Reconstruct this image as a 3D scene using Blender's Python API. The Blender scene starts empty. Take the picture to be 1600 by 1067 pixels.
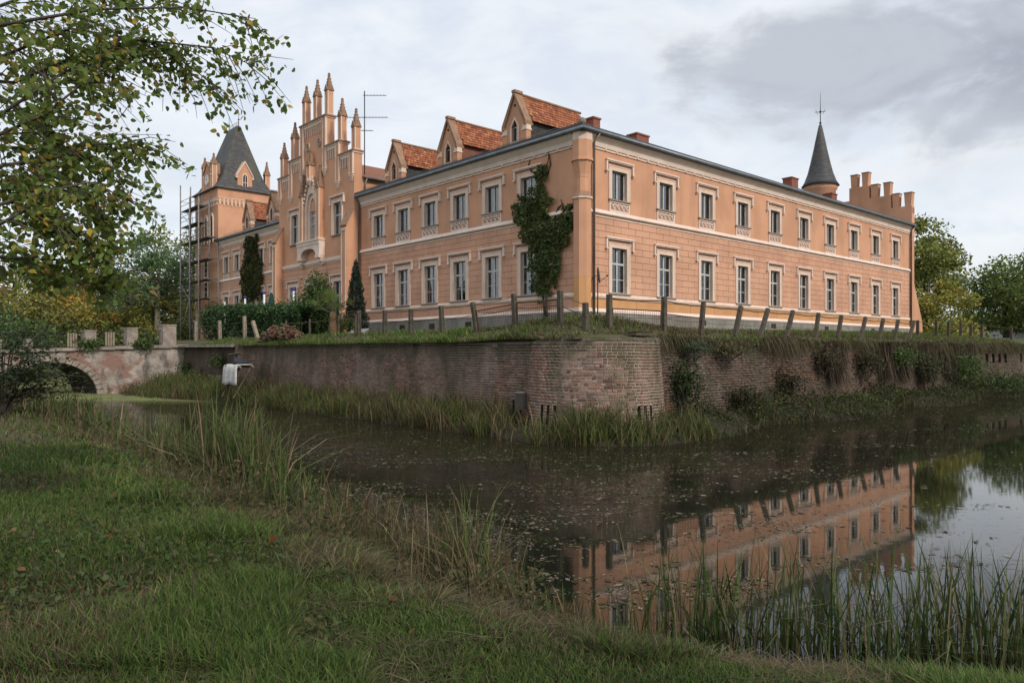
import bpy, bmesh, math, random
import numpy as np
from mathutils import Vector, Matrix, Euler
R = math.radians
random.seed(7); rng = np.random.default_rng(11)
scn = bpy.context.scene
COL = scn.collection
# ------------------------------------------------------------------ camera
CAMH = 2.4
cam = bpy.data.cameras.new('camera'); cam.lens = 26.08; cam.sensor_width = 36
cam.shift_y = 0.0103; cam.clip_start = 0.05; cam.clip_end = 3000
camo = bpy.data.objects.new('camera', cam); COL.objects.link(camo)
camo.location = (0, 0, CAMH); camo.rotation_euler = (R(90), 0, 0); scn.camera = camo
# ------------------------------------------------------------------ sky, sun, exposure
SUN_AZ, SUN_EL = R(141), R(36)          # azimuth measured clockwise from +Y
w = bpy.data.worlds.new('World'); scn.world = w; w.use_nodes = True
nt = w.node_tree; nt.nodes.clear()
def N(t, typ, **k):
    n = t.nodes.new(typ)
    for a, b in k.items(): setattr(n, a, b)
    return n
def mth(t, op, a, b=None, c=None, clamp=False):
    n = N(t, 'ShaderNodeMath', operation=op); n.use_clamp = clamp
    for i, x in enumerate((a, b, c)):
        if x is None: continue
        if isinstance(x, (int, float)): n.inputs[i].default_value = x
        else: t.links.new(x, n.inputs[i])
    return n.outputs[0]
def mixc(t, f, a, b, mode='MIX'):
    n = N(t, 'ShaderNodeMix', data_type='RGBA', blend_type=mode)
    for i, x in ((0, f), (6, a), (7, b)):
        if isinstance(x, (int, float)): n.inputs[i].default_value = x
        elif isinstance(x, (tuple, list)): n.inputs[i].default_value = (*x[:3], 1)
        else: t.links.new(x, n.inputs[i])
    return n.outputs[2]
def ramp(t, f, p0, p1, smooth=True):
    n = N(t, 'ShaderNodeMapRange', interpolation_type='SMOOTHSTEP' if smooth else 'LINEAR')
    t.links.new(f, n.inputs[0]); n.inputs[1].default_value = p0; n.inputs[2].default_value = p1
    return n.outputs[0]
sky = N(nt, 'ShaderNodeTexSky', sky_type='NISHITA'); sky.sun_disc = False
sky.sun_elevation = SUN_EL; sky.sun_rotation = SUN_AZ; sky.air_density = 1.2; sky.dust_density = 2.0
bg1 = N(nt, 'ShaderNodeBackground'); bg1.inputs[1].default_value = 0.11
nt.links.new(sky.outputs[0], bg1.inputs[0])
tc = N(nt, 'ShaderNodeTexCoord'); sep = N(nt, 'ShaderNodeSeparateXYZ'); nt.links.new(tc.outputs['Generated'], sep.inputs[0])
zz = mth(nt, 'ADD', mth(nt, 'MAXIMUM', sep.outputs[2], 0.0), 0.22)
cmb = N(nt, 'ShaderNodeCombineXYZ')
nt.links.new(mth(nt, 'DIVIDE', sep.outputs[0], zz), cmb.inputs[0]); nt.links.new(mth(nt, 'DIVIDE', sep.outputs[1], zz), cmb.inputs[1])
def skynoise(scale, det, off, dist=0.3):
    m = N(nt, 'ShaderNodeMapping'); m.inputs['Location'].default_value = off; m.inputs['Scale'].default_value = (1, 1, 2.1); nt.links.new(tc.outputs['Generated'], m.inputs[0])
    n = N(nt, 'ShaderNodeTexNoise'); n.inputs['Scale'].default_value = scale; n.inputs['Detail'].default_value = det
    n.inputs['Roughness'].default_value = 0.56; n.inputs['Distortion'].default_value = dist
    nt.links.new(m.outputs[0], n.inputs['Vector']); return n.outputs[0]
n1 = skynoise(2.6, 7, (3.1, 1.7, .4)); n2 = skynoise(6.0, 8, (7.3, 2.2, .8), 0.4)
nn = mth(nt, 'ADD', mth(nt, 'MULTIPLY', n1, 0.55), mth(nt, 'MULTIPLY', n2, 0.45))
def sq(v, c, r): return mth(nt, 'POWER', mth(nt, 'ABSOLUTE', mth(nt, 'DIVIDE', mth(nt, 'SUBTRACT', v, c), r)), 2.0)
# one heavy grey cloud bank in the eastern sky, thin streaks elsewhere
bankf = mth(nt, 'SUBTRACT', mth(nt, 'SUBTRACT', mth(nt, 'ADD', 0.62, mth(nt, 'MULTIPLY', mth(nt, 'SUBTRACT', nn, 0.5), 5.0)), sq(sep.outputs[0], 0.46, 0.34)), sq(sep.outputs[2], 0.325, 0.115))
dark = mth(nt, 'MAXIMUM', mth(nt, 'MULTIPLY', ramp(nt, bankf, 0.0, 0.7), 0.95), mth(nt, 'MULTIPLY', ramp(nt, nn, 0.50, 0.66), 0.45))
light = mixc(nt, ramp(nt, n2, 0.35, 0.65), (0.67, 0.725, 0.80), (0.83, 0.85, 0.88))
darkc = mixc(nt, ramp(nt, n2, 0.38, 0.62), (0.36, 0.38, 0.43), (0.49, 0.51, 0.56))
ccol = mixc(nt, dark, light, darkc)
bg2 = N(nt, 'ShaderNodeBackground'); bg2.inputs[1].default_value = 1.0; nt.links.new(ccol, bg2.inputs[0])
mxs = N(nt, 'ShaderNodeMixShader'); mxs.inputs[0].default_value = 0.86
nt.links.new(bg1.outputs[0], mxs.inputs[1]); nt.links.new(bg2.outputs[0], mxs.inputs[2])
wo = N(nt, 'ShaderNodeOutputWorld'); nt.links.new(mxs.outputs[0], wo.inputs[0])
sl = bpy.data.lights.new('sun', 'SUN'); sl.energy = 2.0; sl.angle = R(8); sl.color = (1.0, 0.90, 0.78)
so = bpy.data.objects.new('sun', sl); COL.objects.link(so)
sd_ = Vector((math.sin(SUN_AZ) * math.cos(SUN_EL), math.cos(SUN_AZ) * math.cos(SUN_EL), math.sin(SUN_EL)))
so.rotation_euler = sd_.to_track_quat('Z', 'Y').to_euler(); so.location = (20, -20, 40)
vs = scn.view_settings; vs.view_transform = 'Standard'; vs.look = 'None'; vs.gamma = 1; vs.use_curve_mapping = False
vs.exposure = 0.25
scn.render.engine = 'CYCLES'
scn.cycles.max_bounces = 6; scn.cycles.diffuse_bounces = 2; scn.cycles.glossy_bounces = 3; scn.cycles.transparent_max_bounces = 6
scn.cycles.transmission_bounces = 3
scn.cycles.caustics_reflective = False; scn.cycles.caustics_refractive = False
try: scn.cycles.use_denoising = True
except Exception: pass
# ------------------------------------------------------------------ materials
MATS = {}
def newmat(name):
    m = bpy.data.materials.new(name); m.use_nodes = True; MATS[name] = m
    t = m.node_tree; t.nodes.clear()
    o = N(t, 'ShaderNodeOutputMaterial'); b = N(t, 'ShaderNodeBsdfPrincipled'); t.links.new(b.outputs[0], o.inputs[0])
    b.inputs['Specular IOR Level'].default_value = 0.25
    return m, t, b, o
def pos(t, scale=(1, 1, 1)):
    g = N(t, 'ShaderNodeNewGeometry'); m = N(t, 'ShaderNodeMapping'); m.inputs['Scale'].default_value = scale
    t.links.new(g.outputs['Position'], m.inputs[0]); return m.outputs[0]
def noise(t, vec, scale, det=4, rough=0.55, dist=0):
    n = N(t, 'ShaderNodeTexNoise'); n.inputs['Scale'].default_value = scale; n.inputs['Detail'].default_value = det
    n.inputs['Roughness'].default_value = rough; n.inputs['Distortion'].default_value = dist
    t.links.new(vec, n.inputs['Vector']); return n.outputs[0]
def bump(t, b, h, strength, dist=0.02):
    n = N(t, 'ShaderNodeBump'); n.inputs['Strength'].default_value = strength; n.inputs['Distance'].default_value = dist
    t.links.new(h, n.inputs['Height']); t.links.new(n.outputs[0], b.inputs['Normal'])
def pm(name, c, c2=None, s=2.0, rough=0.8, stain=None, stain_amt=0.0, stretch=(1, 1, .25), bmp=0.15, bs=40, metal=0.0):
    m, t, b, o = newmat(name); p = pos(t)
    c2 = c2 or tuple(x * .85 for x in c)
    col = mixc(t, ramp(t, noise(t, p, s, 5), .35, .65), c, c2)
    if stain:
        f = mth(t, 'MULTIPLY', ramp(t, noise(t, pos(t, stretch), s * 1.7, 7, .68), .46, .72), stain_amt)
        col = mixc(t, f, col, stain)
    t.links.new(col, b.inputs['Base Color']); b.inputs['Roughness'].default_value = rough; b.inputs['Metallic'].default_value = metal
    if bmp: bump(t, b, noise(t, p, bs, 3), bmp, .01)
    return m
def attrmat(name, rough=.75, trans=0.3, sat=1.0, noise_amt=0.0):
    m, t, b, o = newmat(name)
    a = N(t, 'ShaderNodeAttribute', attribute_name='Col'); c = a.outputs['Color']
    if noise_amt: c = mixc(t, mth(t, 'MULTIPLY', ramp(t, noise(t, pos(t), 30, 3), .4, .7), noise_amt), c, (.03, .03, .02))
    t.links.new(c, b.inputs['Base Color']); b.inputs['Roughness'].default_value = rough; b.inputs['Specular IOR Level'].default_value = .2
    if trans:
        tr = N(t, 'ShaderNodeBsdfTranslucent'); t.links.new(c, tr.inputs[0])
        mx = N(t, 'ShaderNodeMixShader'); mx.inputs[0].default_value = trans
        t.links.new(b.outputs[0], mx.inputs[1]); t.links.new(tr.outputs[0], mx.inputs[2]); t.links.new(mx.outputs[0], o.inputs[0])
    return m
PL = pm('plaster_salmon', (.64, .345, .215), (.53, .285, .175), .45, .9, (.33, .19, .13), .42, (1, 1, .13))
PLB = pm('plaster_block', (.64, .36, .24), (.54, .30, .20), .55, .9, (.36, .21, .155), .40, (1, 1, .16))
PLG = pm('plaster_joint', (.45, .25, .175), None, 1, .95)
PLO = pm('plaster_ochre', (.60, .32, .15), (.54, .28, .13), .8, .9, (.36, .20, .10), .3)
TR = pm('trim_cream', (.74, .57, .46), (.68, .51, .41), 1.2, .85, (.36, .29, .23), .34, (1, 1, .15))
TRW = pm('trim_pale', (.76, .63, .55), (.70, .56, .48), 1.0, .85, (.42, .36, .31), .25, (1, 1, .3))
CAPM = pm('weathered_coping', (.34, .205, .135), (.26, .165, .115), 3, .95, (.12, .09, .065), .5, (1, 1, .6), .3)
DARKREC = pm('dark_recess', (.05, .04, .035), None, 2, .95)  # near-black colour paints in the shade of slots, flues and openings
SOC = pm('socle_render', (.27, .255, .23), (.20, .19, .17), 1.3, .95, (.10, .10, .07), .6, (1, 1, .3), .4)
SLATE = pm('slate', (.060, .062, .068), (.085, .083, .080), 1.6, .6, (.12, .12, .09), .4, (1, 1, .5), .4, 15)
def slatemat():
    m, t, b, o = newmat('slate_courses'); p = pos(t)
    c = mixc(t, ramp(t, noise(t, pos(t, (1, 1, 5)), 2.6, 5, .65), .38, .64), (.050, .052, .058), (.105, .104, .102))
    c = mixc(t, mth(t, 'MULTIPLY', ramp(t, noise(t, p, .9, 5), .48, .66), .55), c, (.13, .125, .085))
    wv = N(t, 'ShaderNodeTexWave', bands_direction='Z', wave_profile='SAW'); wv.inputs['Scale'].default_value = 1.3; wv.inputs['Distortion'].default_value = .4; t.links.new(p, wv.inputs['Vector'])
    c = mixc(t, mth(t, 'MULTIPLY', wv.outputs[1], .3), c, (.03, .03, .032))
    t.links.new(c, b.inputs['Base Color']); b.inputs['Roughness'].default_value = .6; bump(t, b, wv.outputs[1], .5, .03); return m
SLATEC = slatemat()
ZINC = pm('zinc_gutter', (.20, .23, .27), (.15, .17, .2), 2, .45, None, 0, (1, 1, 1), .05, 20, .5)
PIPE = pm('downpipe_metal', (.22, .19, .17), (.16, .14, .13), 2, .5, None, 0, (1, 1, 1), .05, 20, .4)
WHITE = pm('white_paint', (.72, .73, .74), (.64, .65, .66), 3, .5, None, 0, (1, 1, 1), .02)
FRAME = pm('grey_white_frame', (.52, .53, .53), (.42, .43, .43), 5, .6, None, 0, (1, 1, 1), .02)
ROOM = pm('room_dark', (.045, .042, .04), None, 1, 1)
CURT = pm('curtain', (.62, .62, .61), (.44, .45, .46), 6, .95, None, 0, (1, 1, 1), 0)
BRCH = pm('chimney_brick', (.30, .11, .07), (.22, .085, .06), 9, .9, (.12, .08, .06), .5)
IRON = pm('dark_iron', (.035, .033, .032), None, 6, .6)
STEEL = pm('scaffold_steel', (.28, .28, .275), (.2, .2, .2), 5, .5, None, 0, (1, 1, 1), .02, 20, .2)
RUST = pm('rusty_wire', (.07, .045, .035), (.11, .06, .04), 8, .85)
PLANK = pm('scaffold_plank', (.09, .085, .08), (.14, .13, .11), 3, .9)
POST = pm('weathered_timber', (.105, .085, .065), (.06, .052, .042), 7, .95, (.09, .10, .06), .5, (1, 1, .3), .5, 60)
POSTL = pm('pale_timber', (.30, .24, .18), (.22, .18, .14), 7, .95, None, 0, (1, 1, .3), .5, 60)
STONE = pm('bridge_stone', (.34, .29, .25), (.24, .20, .17), 3, .95, (.10, .10, .07), .5, (1, 1, .5), .5, 25)
MORT = pm('mortar', (.36, .30, .255), (.25, .21, .175), 1.1, .95, (.055, .055, .038), .9, (1, 1, .35), .5, 50)
MORTD = pm('dark_eroded_mortar', (.10, .08, .062), (.06, .05, .04), 1.1, 1, (.04, .042, .028), .8, (1, 1, .35), .5, 50)
MOSSC = pm('mossy_coping', (.085, .075, .05), (.13, .11, .085), 2.2, 1, (.05, .062, .022), .8, (1, 1, 1), .6, 30)
EARTH = pm('bare_earth', (.038, .031, .021), (.026, .022, .016), 2, 1, (.05, .055, .025), .7, (1, 1, 1), .8, 20)
BARK = pm('bark', (.10, .085, .07), (.055, .048, .04), 6, .95, None, 0, (1, 1, .3), .6, 40)
BARKP = pm('pale_bark', (.26, .23, .18), (.18, .16, .12), 6, .95, None, 0, (1, 1, .3), .4, 40)
SHEET = pm('white_tarp', (.60, .59, .57), (.46, .45, .43), 4, .8)
DKCLOTH = pm('dark_bundle', (.035, .04, .05), None, 4, .9)
GREENCL = pm('green_canvas', (.012, .055, .045), None, 3, .8)
PURPLE = pm('purple_paint', (.05, .03, .30), None, 3, .4)
DISH = pm('dish_grey', (.06, .05, .05), None, 3, .6)
PAVE = pm('grey_paving', (.30, .29, .29), (.24, .235, .23), 3, .9)
LEAFM = attrmat('leaf_colours', .6, .35)
LEAFT = attrmat('thin_leaf_colours', .55, .5)
GRASSM = attrmat('grass_colours', .8, .25)
TILEM = attrmat('clay_tiles', .8, 0, noise_amt=.5)
def brickmat():
    m, t, b, o = newmat('old_bricks')
    a = N(t, 'ShaderNodeAttribute', attribute_name='Col'); c = a.outputs['Color']
    p = pos(t)
    c = mixc(t, mth(t, 'MULTIPLY', ramp(t, noise(t, p, 45, 4), .42, .68), .45), c, (.30, .25, .22))
    zc = N(t, 'ShaderNodeSeparateXYZ'); t.links.new(p, zc.inputs[0])      # moss creeping down from the wall tops
    mossn = mth(t, 'ADD', noise(t, pos(t, (1, 1, .35)), .9, 6, .6), mth(t, 'MULTIPLY', ramp(t, zc.outputs[2], 1.9, 2.75), .14))
    g = ramp(t, mossn, .47, .64)
    c = mixc(t, mth(t, 'MULTIPLY', g, .78), c, (.075, .071, .038))
    wl = ramp(t, noise(t, pos(t, (1, 1, .2)), 1.9, 5, .6), .58, .72)
    c = mixc(t, mth(t, 'MULTIPLY', wl, .4), c, (.42, .36, .33))
    t.links.new(c, b.inputs['Base Color']); b.inputs['Roughness'].default_value = .92
    bump(t, b, noise(t, p, 60, 4), .5, .01); return m
BRICK = brickmat()
def glassmat():
    m, t, b, o = newmat('window_glass'); t.nodes.remove(b)
    fr = N(t, 'ShaderNodeFresnel'); fr.inputs[0].default_value = 1.5
    tr = N(t, 'ShaderNodeBsdfTransparent'); tr.inputs[0].default_value = (.62, .65, .68, 1)
    gl = N(t, 'ShaderNodeBsdfGlossy'); gl.inputs['Roughness'].default_value = .02
    bumpn = N(t, 'ShaderNodeBump'); bumpn.inputs['Strength'].default_value = .08
    t.links.new(noise(t, pos(t), 2.5, 2), bumpn.inputs['Height']); t.links.new(bumpn.outputs[0], gl.inputs['Normal'])
    mx = N(t, 'ShaderNodeMixShader'); t.links.new(mth(t, 'ADD', mth(t, 'MULTIPLY', fr.outputs[0], 1.2), .16), mx.inputs[0])
    t.links.new(tr.outputs[0], mx.inputs[1]); t.links.new(gl.outputs[0], mx.inputs[2]); t.links.new(mx.outputs[0], o.inputs[0]); return m
GLASS = glassmat()
def bridgemat():
    m, t, b, o = newmat('crumbling_bridge_render'); p = pos(t)
    c = mixc(t, ramp(t, noise(t, p, 1.2, 6, .6), .38, .62), (.40, .35, .31), (.24, .205, .175))
    c = mixc(t, ramp(t, noise(t, pos(t, (1, 1, 1.6)), .55, 5, .6), .52, .60), c, (.25, .155, .125))
    c = mixc(t, mth(t, 'MULTIPLY', ramp(t, noise(t, pos(t, (1, 1, .5)), 1.7, 6), .52, .7), .8), c, (.075, .065, .05))
    t.links.new(c, b.inputs['Base Color']); b.inputs['Roughness'].default_value = .95
    bump(t, b, noise(t, p, 7, 6), .9, .08); return m
BRIDGEM = bridgemat()
def groundmat():
    m, t, b, o = newmat('lawn_soil'); p = pos(t)
    c = mixc(t, ramp(t, noise(t, p, .8, 6, .6), .4, .62), (.070, .088, .030), (.085, .078, .042))
    c = mixc(t, ramp(t, noise(t, p, 9, 5), .5, .7), c, (.038, .034, .022))
    t.links.new(c, b.inputs['Base Color']); b.inputs['Roughness'].default_value = 1
    bump(t, b, noise(t, p, 25, 5), .8, .04); return m
GROUNDM = groundmat()
def watermat():
    m, t, b, o = newmat('moat_water'); p = pos(t)
    # drifting film of algae and plant litter lies thickest along the palace side of the moat
    g = N(t, 'ShaderNodeSeparateXYZ'); t.links.new(p, g.inputs[0])
    X, Y = g.outputs[0], g.outputs[1]
    n = noise(t, pos(t, (1, 1.0, 1)), .55, 6, .62, .4)
    fine = noise(t, pos(t, (1, 2.2, 1)), 5.5, 6, .65)
    # clear open water towards the south-east (large X, small Y)
    k = mth(t, 'SUBTRACT', mth(t, 'MULTIPLY', X, .9), Y)
    clear = ramp(t, mth(t, 'ADD', k, mth(t, 'MULTIPLY', mth(t, 'ADD', mth(t, 'SUBTRACT', n, .5), mth(t, 'MULTIPLY', mth(t, 'SUBTRACT', fine, .5), .7)), 15)), -12.2, -7.6)
    film = mth(t, 'MULTIPLY', mth(t, 'SUBTRACT', 1.0, clear), ramp(t, mth(t, 'ADD', mth(t, 'MULTIPLY', fine, .6), mth(t, 'MULTIPLY', n, .4)), .38, .50))
    streak = ramp(t, noise(t, pos(t, (.55, 2.0, 1)), 2.6, 7, .7, .5), .36, .64)
    film = mth(t, 'MULTIPLY', film, mth(t, 'ADD', .22, mth(t, 'MULTIPLY', streak, .78)))
    patch = ramp(t, mth(t, 'ADD', mth(t, 'MULTIPLY', fine, .7), mth(t, 'MULTIPLY', n, .3)), .56, .62)
    film = mth(t, 'MAXIMUM', film, mth(t, 'MULTIPLY', patch, .5))
    duck = mth(t, 'MULTIPLY', ramp(t, Y, 33, 38), ramp(t, X, -12, -16))
    fcol = mixc(t, ramp(t, noise(t, p, 11, 4), .4, .65), (.017, .0145, .009), (.038, .031, .019))
    fcol = mixc(t, mth(t, 'MULTIPLY', ramp(t, noise(t, pos(t, (1, 1.8, 1)), 1.4, 6, .65), .52, .62), .85), fcol, (.030, .036, .010))
    fcol = mixc(t, duck, fcol, (.17, .19, .085))
    film = mth(t, 'MAXIMUM', mth(t, 'MULTIPLY', film, .82), mth(t, 'MULTIPLY', duck, ramp(t, n, .3, .5)))
    b.inputs['Base Color'].default_value = (.010, .011, .008, 1); b.inputs['Roughness'].default_value = .02
    b.inputs['IOR'].default_value = 1.45; b.inputs['Specular IOR Level'].default_value = .62
    bump(t, b, noise(t, pos(t, (1, 2.4, 1)), 3.2, 4, .6), .02, .02)
    d = N(t, 'ShaderNodeBsdfPrincipled'); d.inputs['Roughness'].default_value = .8; d.inputs['Specular IOR Level'].default_value = 0.0
    t.links.new(fcol, d.inputs['Base Color']); bump(t, d, noise(t, p, 22, 4), .4, .02)
    mx = N(t, 'ShaderNodeMixShader'); t.links.new(film, mx.inputs[0]); t.links.new(b.outputs[0], mx.inputs[1]); t.links.new(d.outputs[0], mx.inputs[2])
    t.links.new(mx.outputs[0], o.inputs[0]); return m
WATERM = watermat()
# ------------------------------------------------------------------ mesh helpers
def tag(o, label=None, cat=None, group=None, kind=None):
    for k, v in (('label', label), ('category', cat), ('group', group), ('kind', kind)):
        if v: o[k] = v
    return o
def empty(name, loc=(0, 0, 0), rz=0, label=None, cat=None, group=None):
    o = bpy.data.objects.new(name, None); COL.objects.link(o); o.location = loc; o.rotation_euler = (0, 0, rz)
    o.empty_display_size = .3
    return tag(o, label, cat, group)
class MB:
    def __init__(s): s.v = []; s.f = []; s.m = []; s.c = []; s.mats = []; s.sm = []
    def mi(s, mat):
        if mat not in s.mats: s.mats.append(mat)
        return s.mats.index(mat)
    def add(s, vs, fs, mat, col=None, smooth=False):
        n = len(s.v); s.v += [tuple(p) for p in vs]; i = s.mi(mat)
        for f in fs: s.f.append([n + k for k in f]); s.m.append(i); s.sm.append(smooth)
        s.c += [(*(col or (.5, .5, .5)), 1)] * len(vs); return s
    def box(s, x0, x1, y0, y1, z0, z1, mat, M=None, col=None):
        vs = [(x, y, z) for z in (z0, z1) for y in (y0, y1) for x in (x0, x1)]
        if M is not None: vs = [M @ Vector(p) for p in vs]
        return s.add(vs, [(0, 2, 3, 1), (4, 5, 7, 6), (0, 1, 5, 4), (2, 6, 7, 3), (0, 4, 6, 2), (1, 3, 7, 5)], mat, col)
    def prism(s, poly, h0, h1, mat, axis='z', smooth=False):
        """poly: 2D points (counter-clockwise) extruded along axis from h0 to h1"""
        n = len(poly)
        f = {'z': lambda a, b, h: (a, b, h), 'x': lambda a, b, h: (h, a, b), 'y': lambda a, b, h: (a, h, b)}[axis]
        vs = [f(a, b, h0) for a, b in poly] + [f(a, b, h1) for a, b in poly]
        fs = [tuple(range(n))[::-1], tuple(range(n, 2 * n))] + [(i, (i + 1) % n, n + (i + 1) % n, n + i) for i in range(n)]
        if axis == 'y': fs = [q[::-1] for q in fs]
        return s.add(vs, fs, mat, None, smooth)
    def tube(s, pts, rad, mat, n=6, col=None, cap=True):
        pts = [Vector(p) for p in pts]; rad = rad if isinstance(rad, (list, tuple)) else [rad] * len(pts)
        vs = []; fs = []
        for i, p in enumerate(pts):
            d = (pts[min(i + 1, len(pts) - 1)] - pts[max(i - 1, 0)]).normalized()
            a = d.cross(Vector((0, 0, 1)) if abs(d.z) < .9 else Vector((1, 0, 0))).normalized(); b = d.cross(a)
            for k in range(n):
                t = 2 * math.pi * k / n; vs.append(p + (a * math.cos(t) + b * math.sin(t)) * rad[i])
        for i in range(len(pts) - 1):
            for k in range(n): fs.append((i * n + k, i * n + (k + 1) % n, (i + 1) * n + (k + 1) % n, (i + 1) * n + k))
        if cap: fs += [tuple(range(n))[::-1], tuple(range((len(pts) - 1) * n, len(pts) * n))]
        return s.add(vs, fs, mat, col, n > 4)
    def lathe(s, prof, mat, c=(0, 0), n=16, smooth=True, a0=0.0):
        vs = [(c[0] + r * math.cos(a0 + 2 * math.pi * k / n), c[1] + r * math.sin(a0 + 2 * math.pi * k / n), z) for r, z in prof for k in range(n)]
        fs = [(i * n + k, i * n + (k + 1) % n, (i + 1) * n + (k + 1) % n, (i + 1) * n + k) for i in range(len(prof) - 1) for k in range(n)]
        fs += [tuple(range(n))[::-1], tuple(range((len(prof) - 1) * n, len(prof) * n))]
        return s.add(vs, fs, mat, None, smooth)
    def mesh(s, name):
        me = bpy.data.meshes.new(name); me.from_pydata(s.v, [], s.f)
        for m in s.mats: me.materials.append(m)
        me.polygons.foreach_set('material_index', s.m); me.polygons.foreach_set('use_smooth', s.sm)
        a = me.color_attributes.new('Col', 'FLOAT_COLOR', 'POINT'); a.data.foreach_set('color', [q for c in s.c for q in c])
        me.update(); return me
    def build(s, name, parent=None, loc=(0, 0, 0), rz=0):
        return link(name, s.mesh(name), parent, loc, rz)
def link(name, me, parent=None, loc=(0, 0, 0), rz=0, scale=None):
    o = bpy.data.objects.new(name, me); COL.objects.link(o); o.location = loc; o.rotation_euler = (0, 0, rz)
    if scale: o.scale = scale
    if parent: o.parent = parent
    return o
def npmesh(name, verts, faces, mat, cols=None, parent=None, smooth=False):
    """verts (n,3), faces (m,k) constant k, cols (n,3)"""
    me = bpy.data.meshes.new(name); n = len(verts); m, k = faces.shape
    me.vertices.add(n); me.vertices.foreach_set('co', np.ascontiguousarray(verts, dtype=np.float32).ravel())
    me.loops.add(m * k); me.loops.foreach_set('vertex_index', np.ascontiguousarray(faces, dtype=np.int32).ravel())
    me.polygons.add(m); me.polygons.foreach_set('loop_start', np.arange(0, m * k, k, dtype=np.int32))
    me.polygons.foreach_set('loop_total', np.full(m, k, dtype=np.int32))
    if smooth: me.polygons.foreach_set('use_smooth', np.ones(m, dtype=bool))
    me.materials.append(mat)
    if cols is not None:
        a = me.color_attributes.new('Col', 'FLOAT_COLOR', 'POINT')
        a.data.foreach_set('color', np.hstack([np.clip(cols, 0, 1), np.ones((n, 1))]).astype(np.float32).ravel())
    me.update(calc_edges=True); me.validate()
    return link(name, me, parent)
def sheet(mb, x0, x1, z0, z1, ops, mapf, mat, depth=.3, dx=None, back=None, rmat=None):
    """wall skin with rectangular openings and reveals; mapf(x,z,inward)->point"""
    xs = {x0, x1}; zs = {z0, z1}
    for a, b, c, d in ops: xs |= {a, b}; zs |= {c, d}
    if dx:
        n = max(1, int(round((x1 - x0) / dx))); xs |= {x0 + (x1 - x0) * i / n for i in range(n + 1)}
    xs = sorted(x for x in xs if x0 - 1e-6 <= x <= x1 + 1e-6); zs = sorted(z for z in zs if z0 - 1e-6 <= z <= z1 + 1e-6)
    for i in range(len(xs) - 1):
        for j in range(len(zs) - 1):
            xa, xb, za, zb = xs[i], xs[i + 1], zs[j], zs[j + 1]
            if xb - xa < 1e-5 or zb - za < 1e-5: continue
            cx, cz = (xa + xb) / 2, (za + zb) / 2
            if any(a < cx < b and c < cz < d for a, b, c, d in ops): continue
            mb.add([mapf(xa, za, 0), mapf(xb, za, 0), mapf(xb, zb, 0), mapf(xa, zb, 0)], [(0, 1, 2, 3)], mat)
    for a, b, c, d in ops:
        P = [(a, c), (b, c), (b, d), (a, d)]
        f = [mapf(x, z, 0) for x, z in P]; g = [mapf(x, z, depth) for x, z in P]
        mb.add(f + g, [(0, 4, 5, 1), (1, 5, 6, 2), (2, 6, 7, 3), (3, 7, 4, 0)], rmat or mat)
        if back: mb.add(g, [(0, 1, 2, 3)], back)
# ------------------------------------------------------------------ places
C0 = np.array([3.27, 34.4]); AX = np.array([.745, .667]); AX = AX / np.linalg.norm(AX); BX = np.array([-AX[1], AX[0]])
ROT = math.atan2(AX[1], AX[0])
def P(u, v, z=0): return (C0[0] + AX[0] * u + BX[0] * v, C0[1] + AX[1] * u + BX[1] * v, z)
def UV(x, y):
    dx, dy = x - C0[0], y - C0[1]; return dx * AX[0] + dy * AX[1], dx * BX[0] + dy * BX[1]
def at(px, py, Y): return Vector(((px - 800) / 1159 * Y, Y, CAMH + (550 - py) / 1159 * Y))
def sstep(x): x = np.clip(x, 0, 1); return x * x * (3 - 2 * x)
def vnoise(x, y, s, seed=0):
    """cheap smooth value noise"""
    x = np.asarray(x, float) / s + 31.7 * seed; y = np.asarray(y, float) / s + 17.3 * seed
    xi, yi = np.floor(x), np.floor(y); fx, fy = sstep(x - xi), sstep(y - yi)
    h = lambda a, b: np.modf(np.abs(np.sin(a * 127.1 + b * 311.7 + seed * 7.7) * 43758.5453))[0]
    return (h(xi, yi) * (1 - fx) + h(xi + 1, yi) * fx) * (1 - fy) + (h(xi, yi + 1) * (1 - fx) + h(xi + 1, yi + 1) * fx) * fy
SHORE = np.array([(70, 3.0), (20, 4.2), (8, 4.65), (3.84, 5.05), (1.6, 5.7), (.3, 6.65), (-1.6, 9.1), (-4.6, 13.0), (-10.3, 19.7), (-17.8, 27.8), (-24.5, 36.5), (-29.5, 45.5), (-33.5, 50), (-41, 62), (-37, 69), (-12, 78), (30, 104), (60, 110)], float)
def seg_dist(px, py, poly):
    d = np.full(px.shape, 1e9); side = np.zeros(px.shape)
    for (ax, ay), (bx, by) in zip(poly[:-1], poly[1:]):
        ex, ey = bx - ax, by - ay; t = np.clip(((px - ax) * ex + (py - ay) * ey) / (ex * ex + ey * ey), 0, 1)
        qx, qy = ax + t * ex, ay + t * ey; dd = np.hypot(px - qx, py - qy)
        s = np.sign(ex * (py - ay) - ey * (px - ax)); m = dd < d
        d = np.where(m, dd, d); side = np.where(m, s, side)
    return d * side          # >0 on the land (left, near) side
RIGHTB = np.array([(-24.6, 46.6), (-33, 73), (-44, 110)], float)
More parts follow.
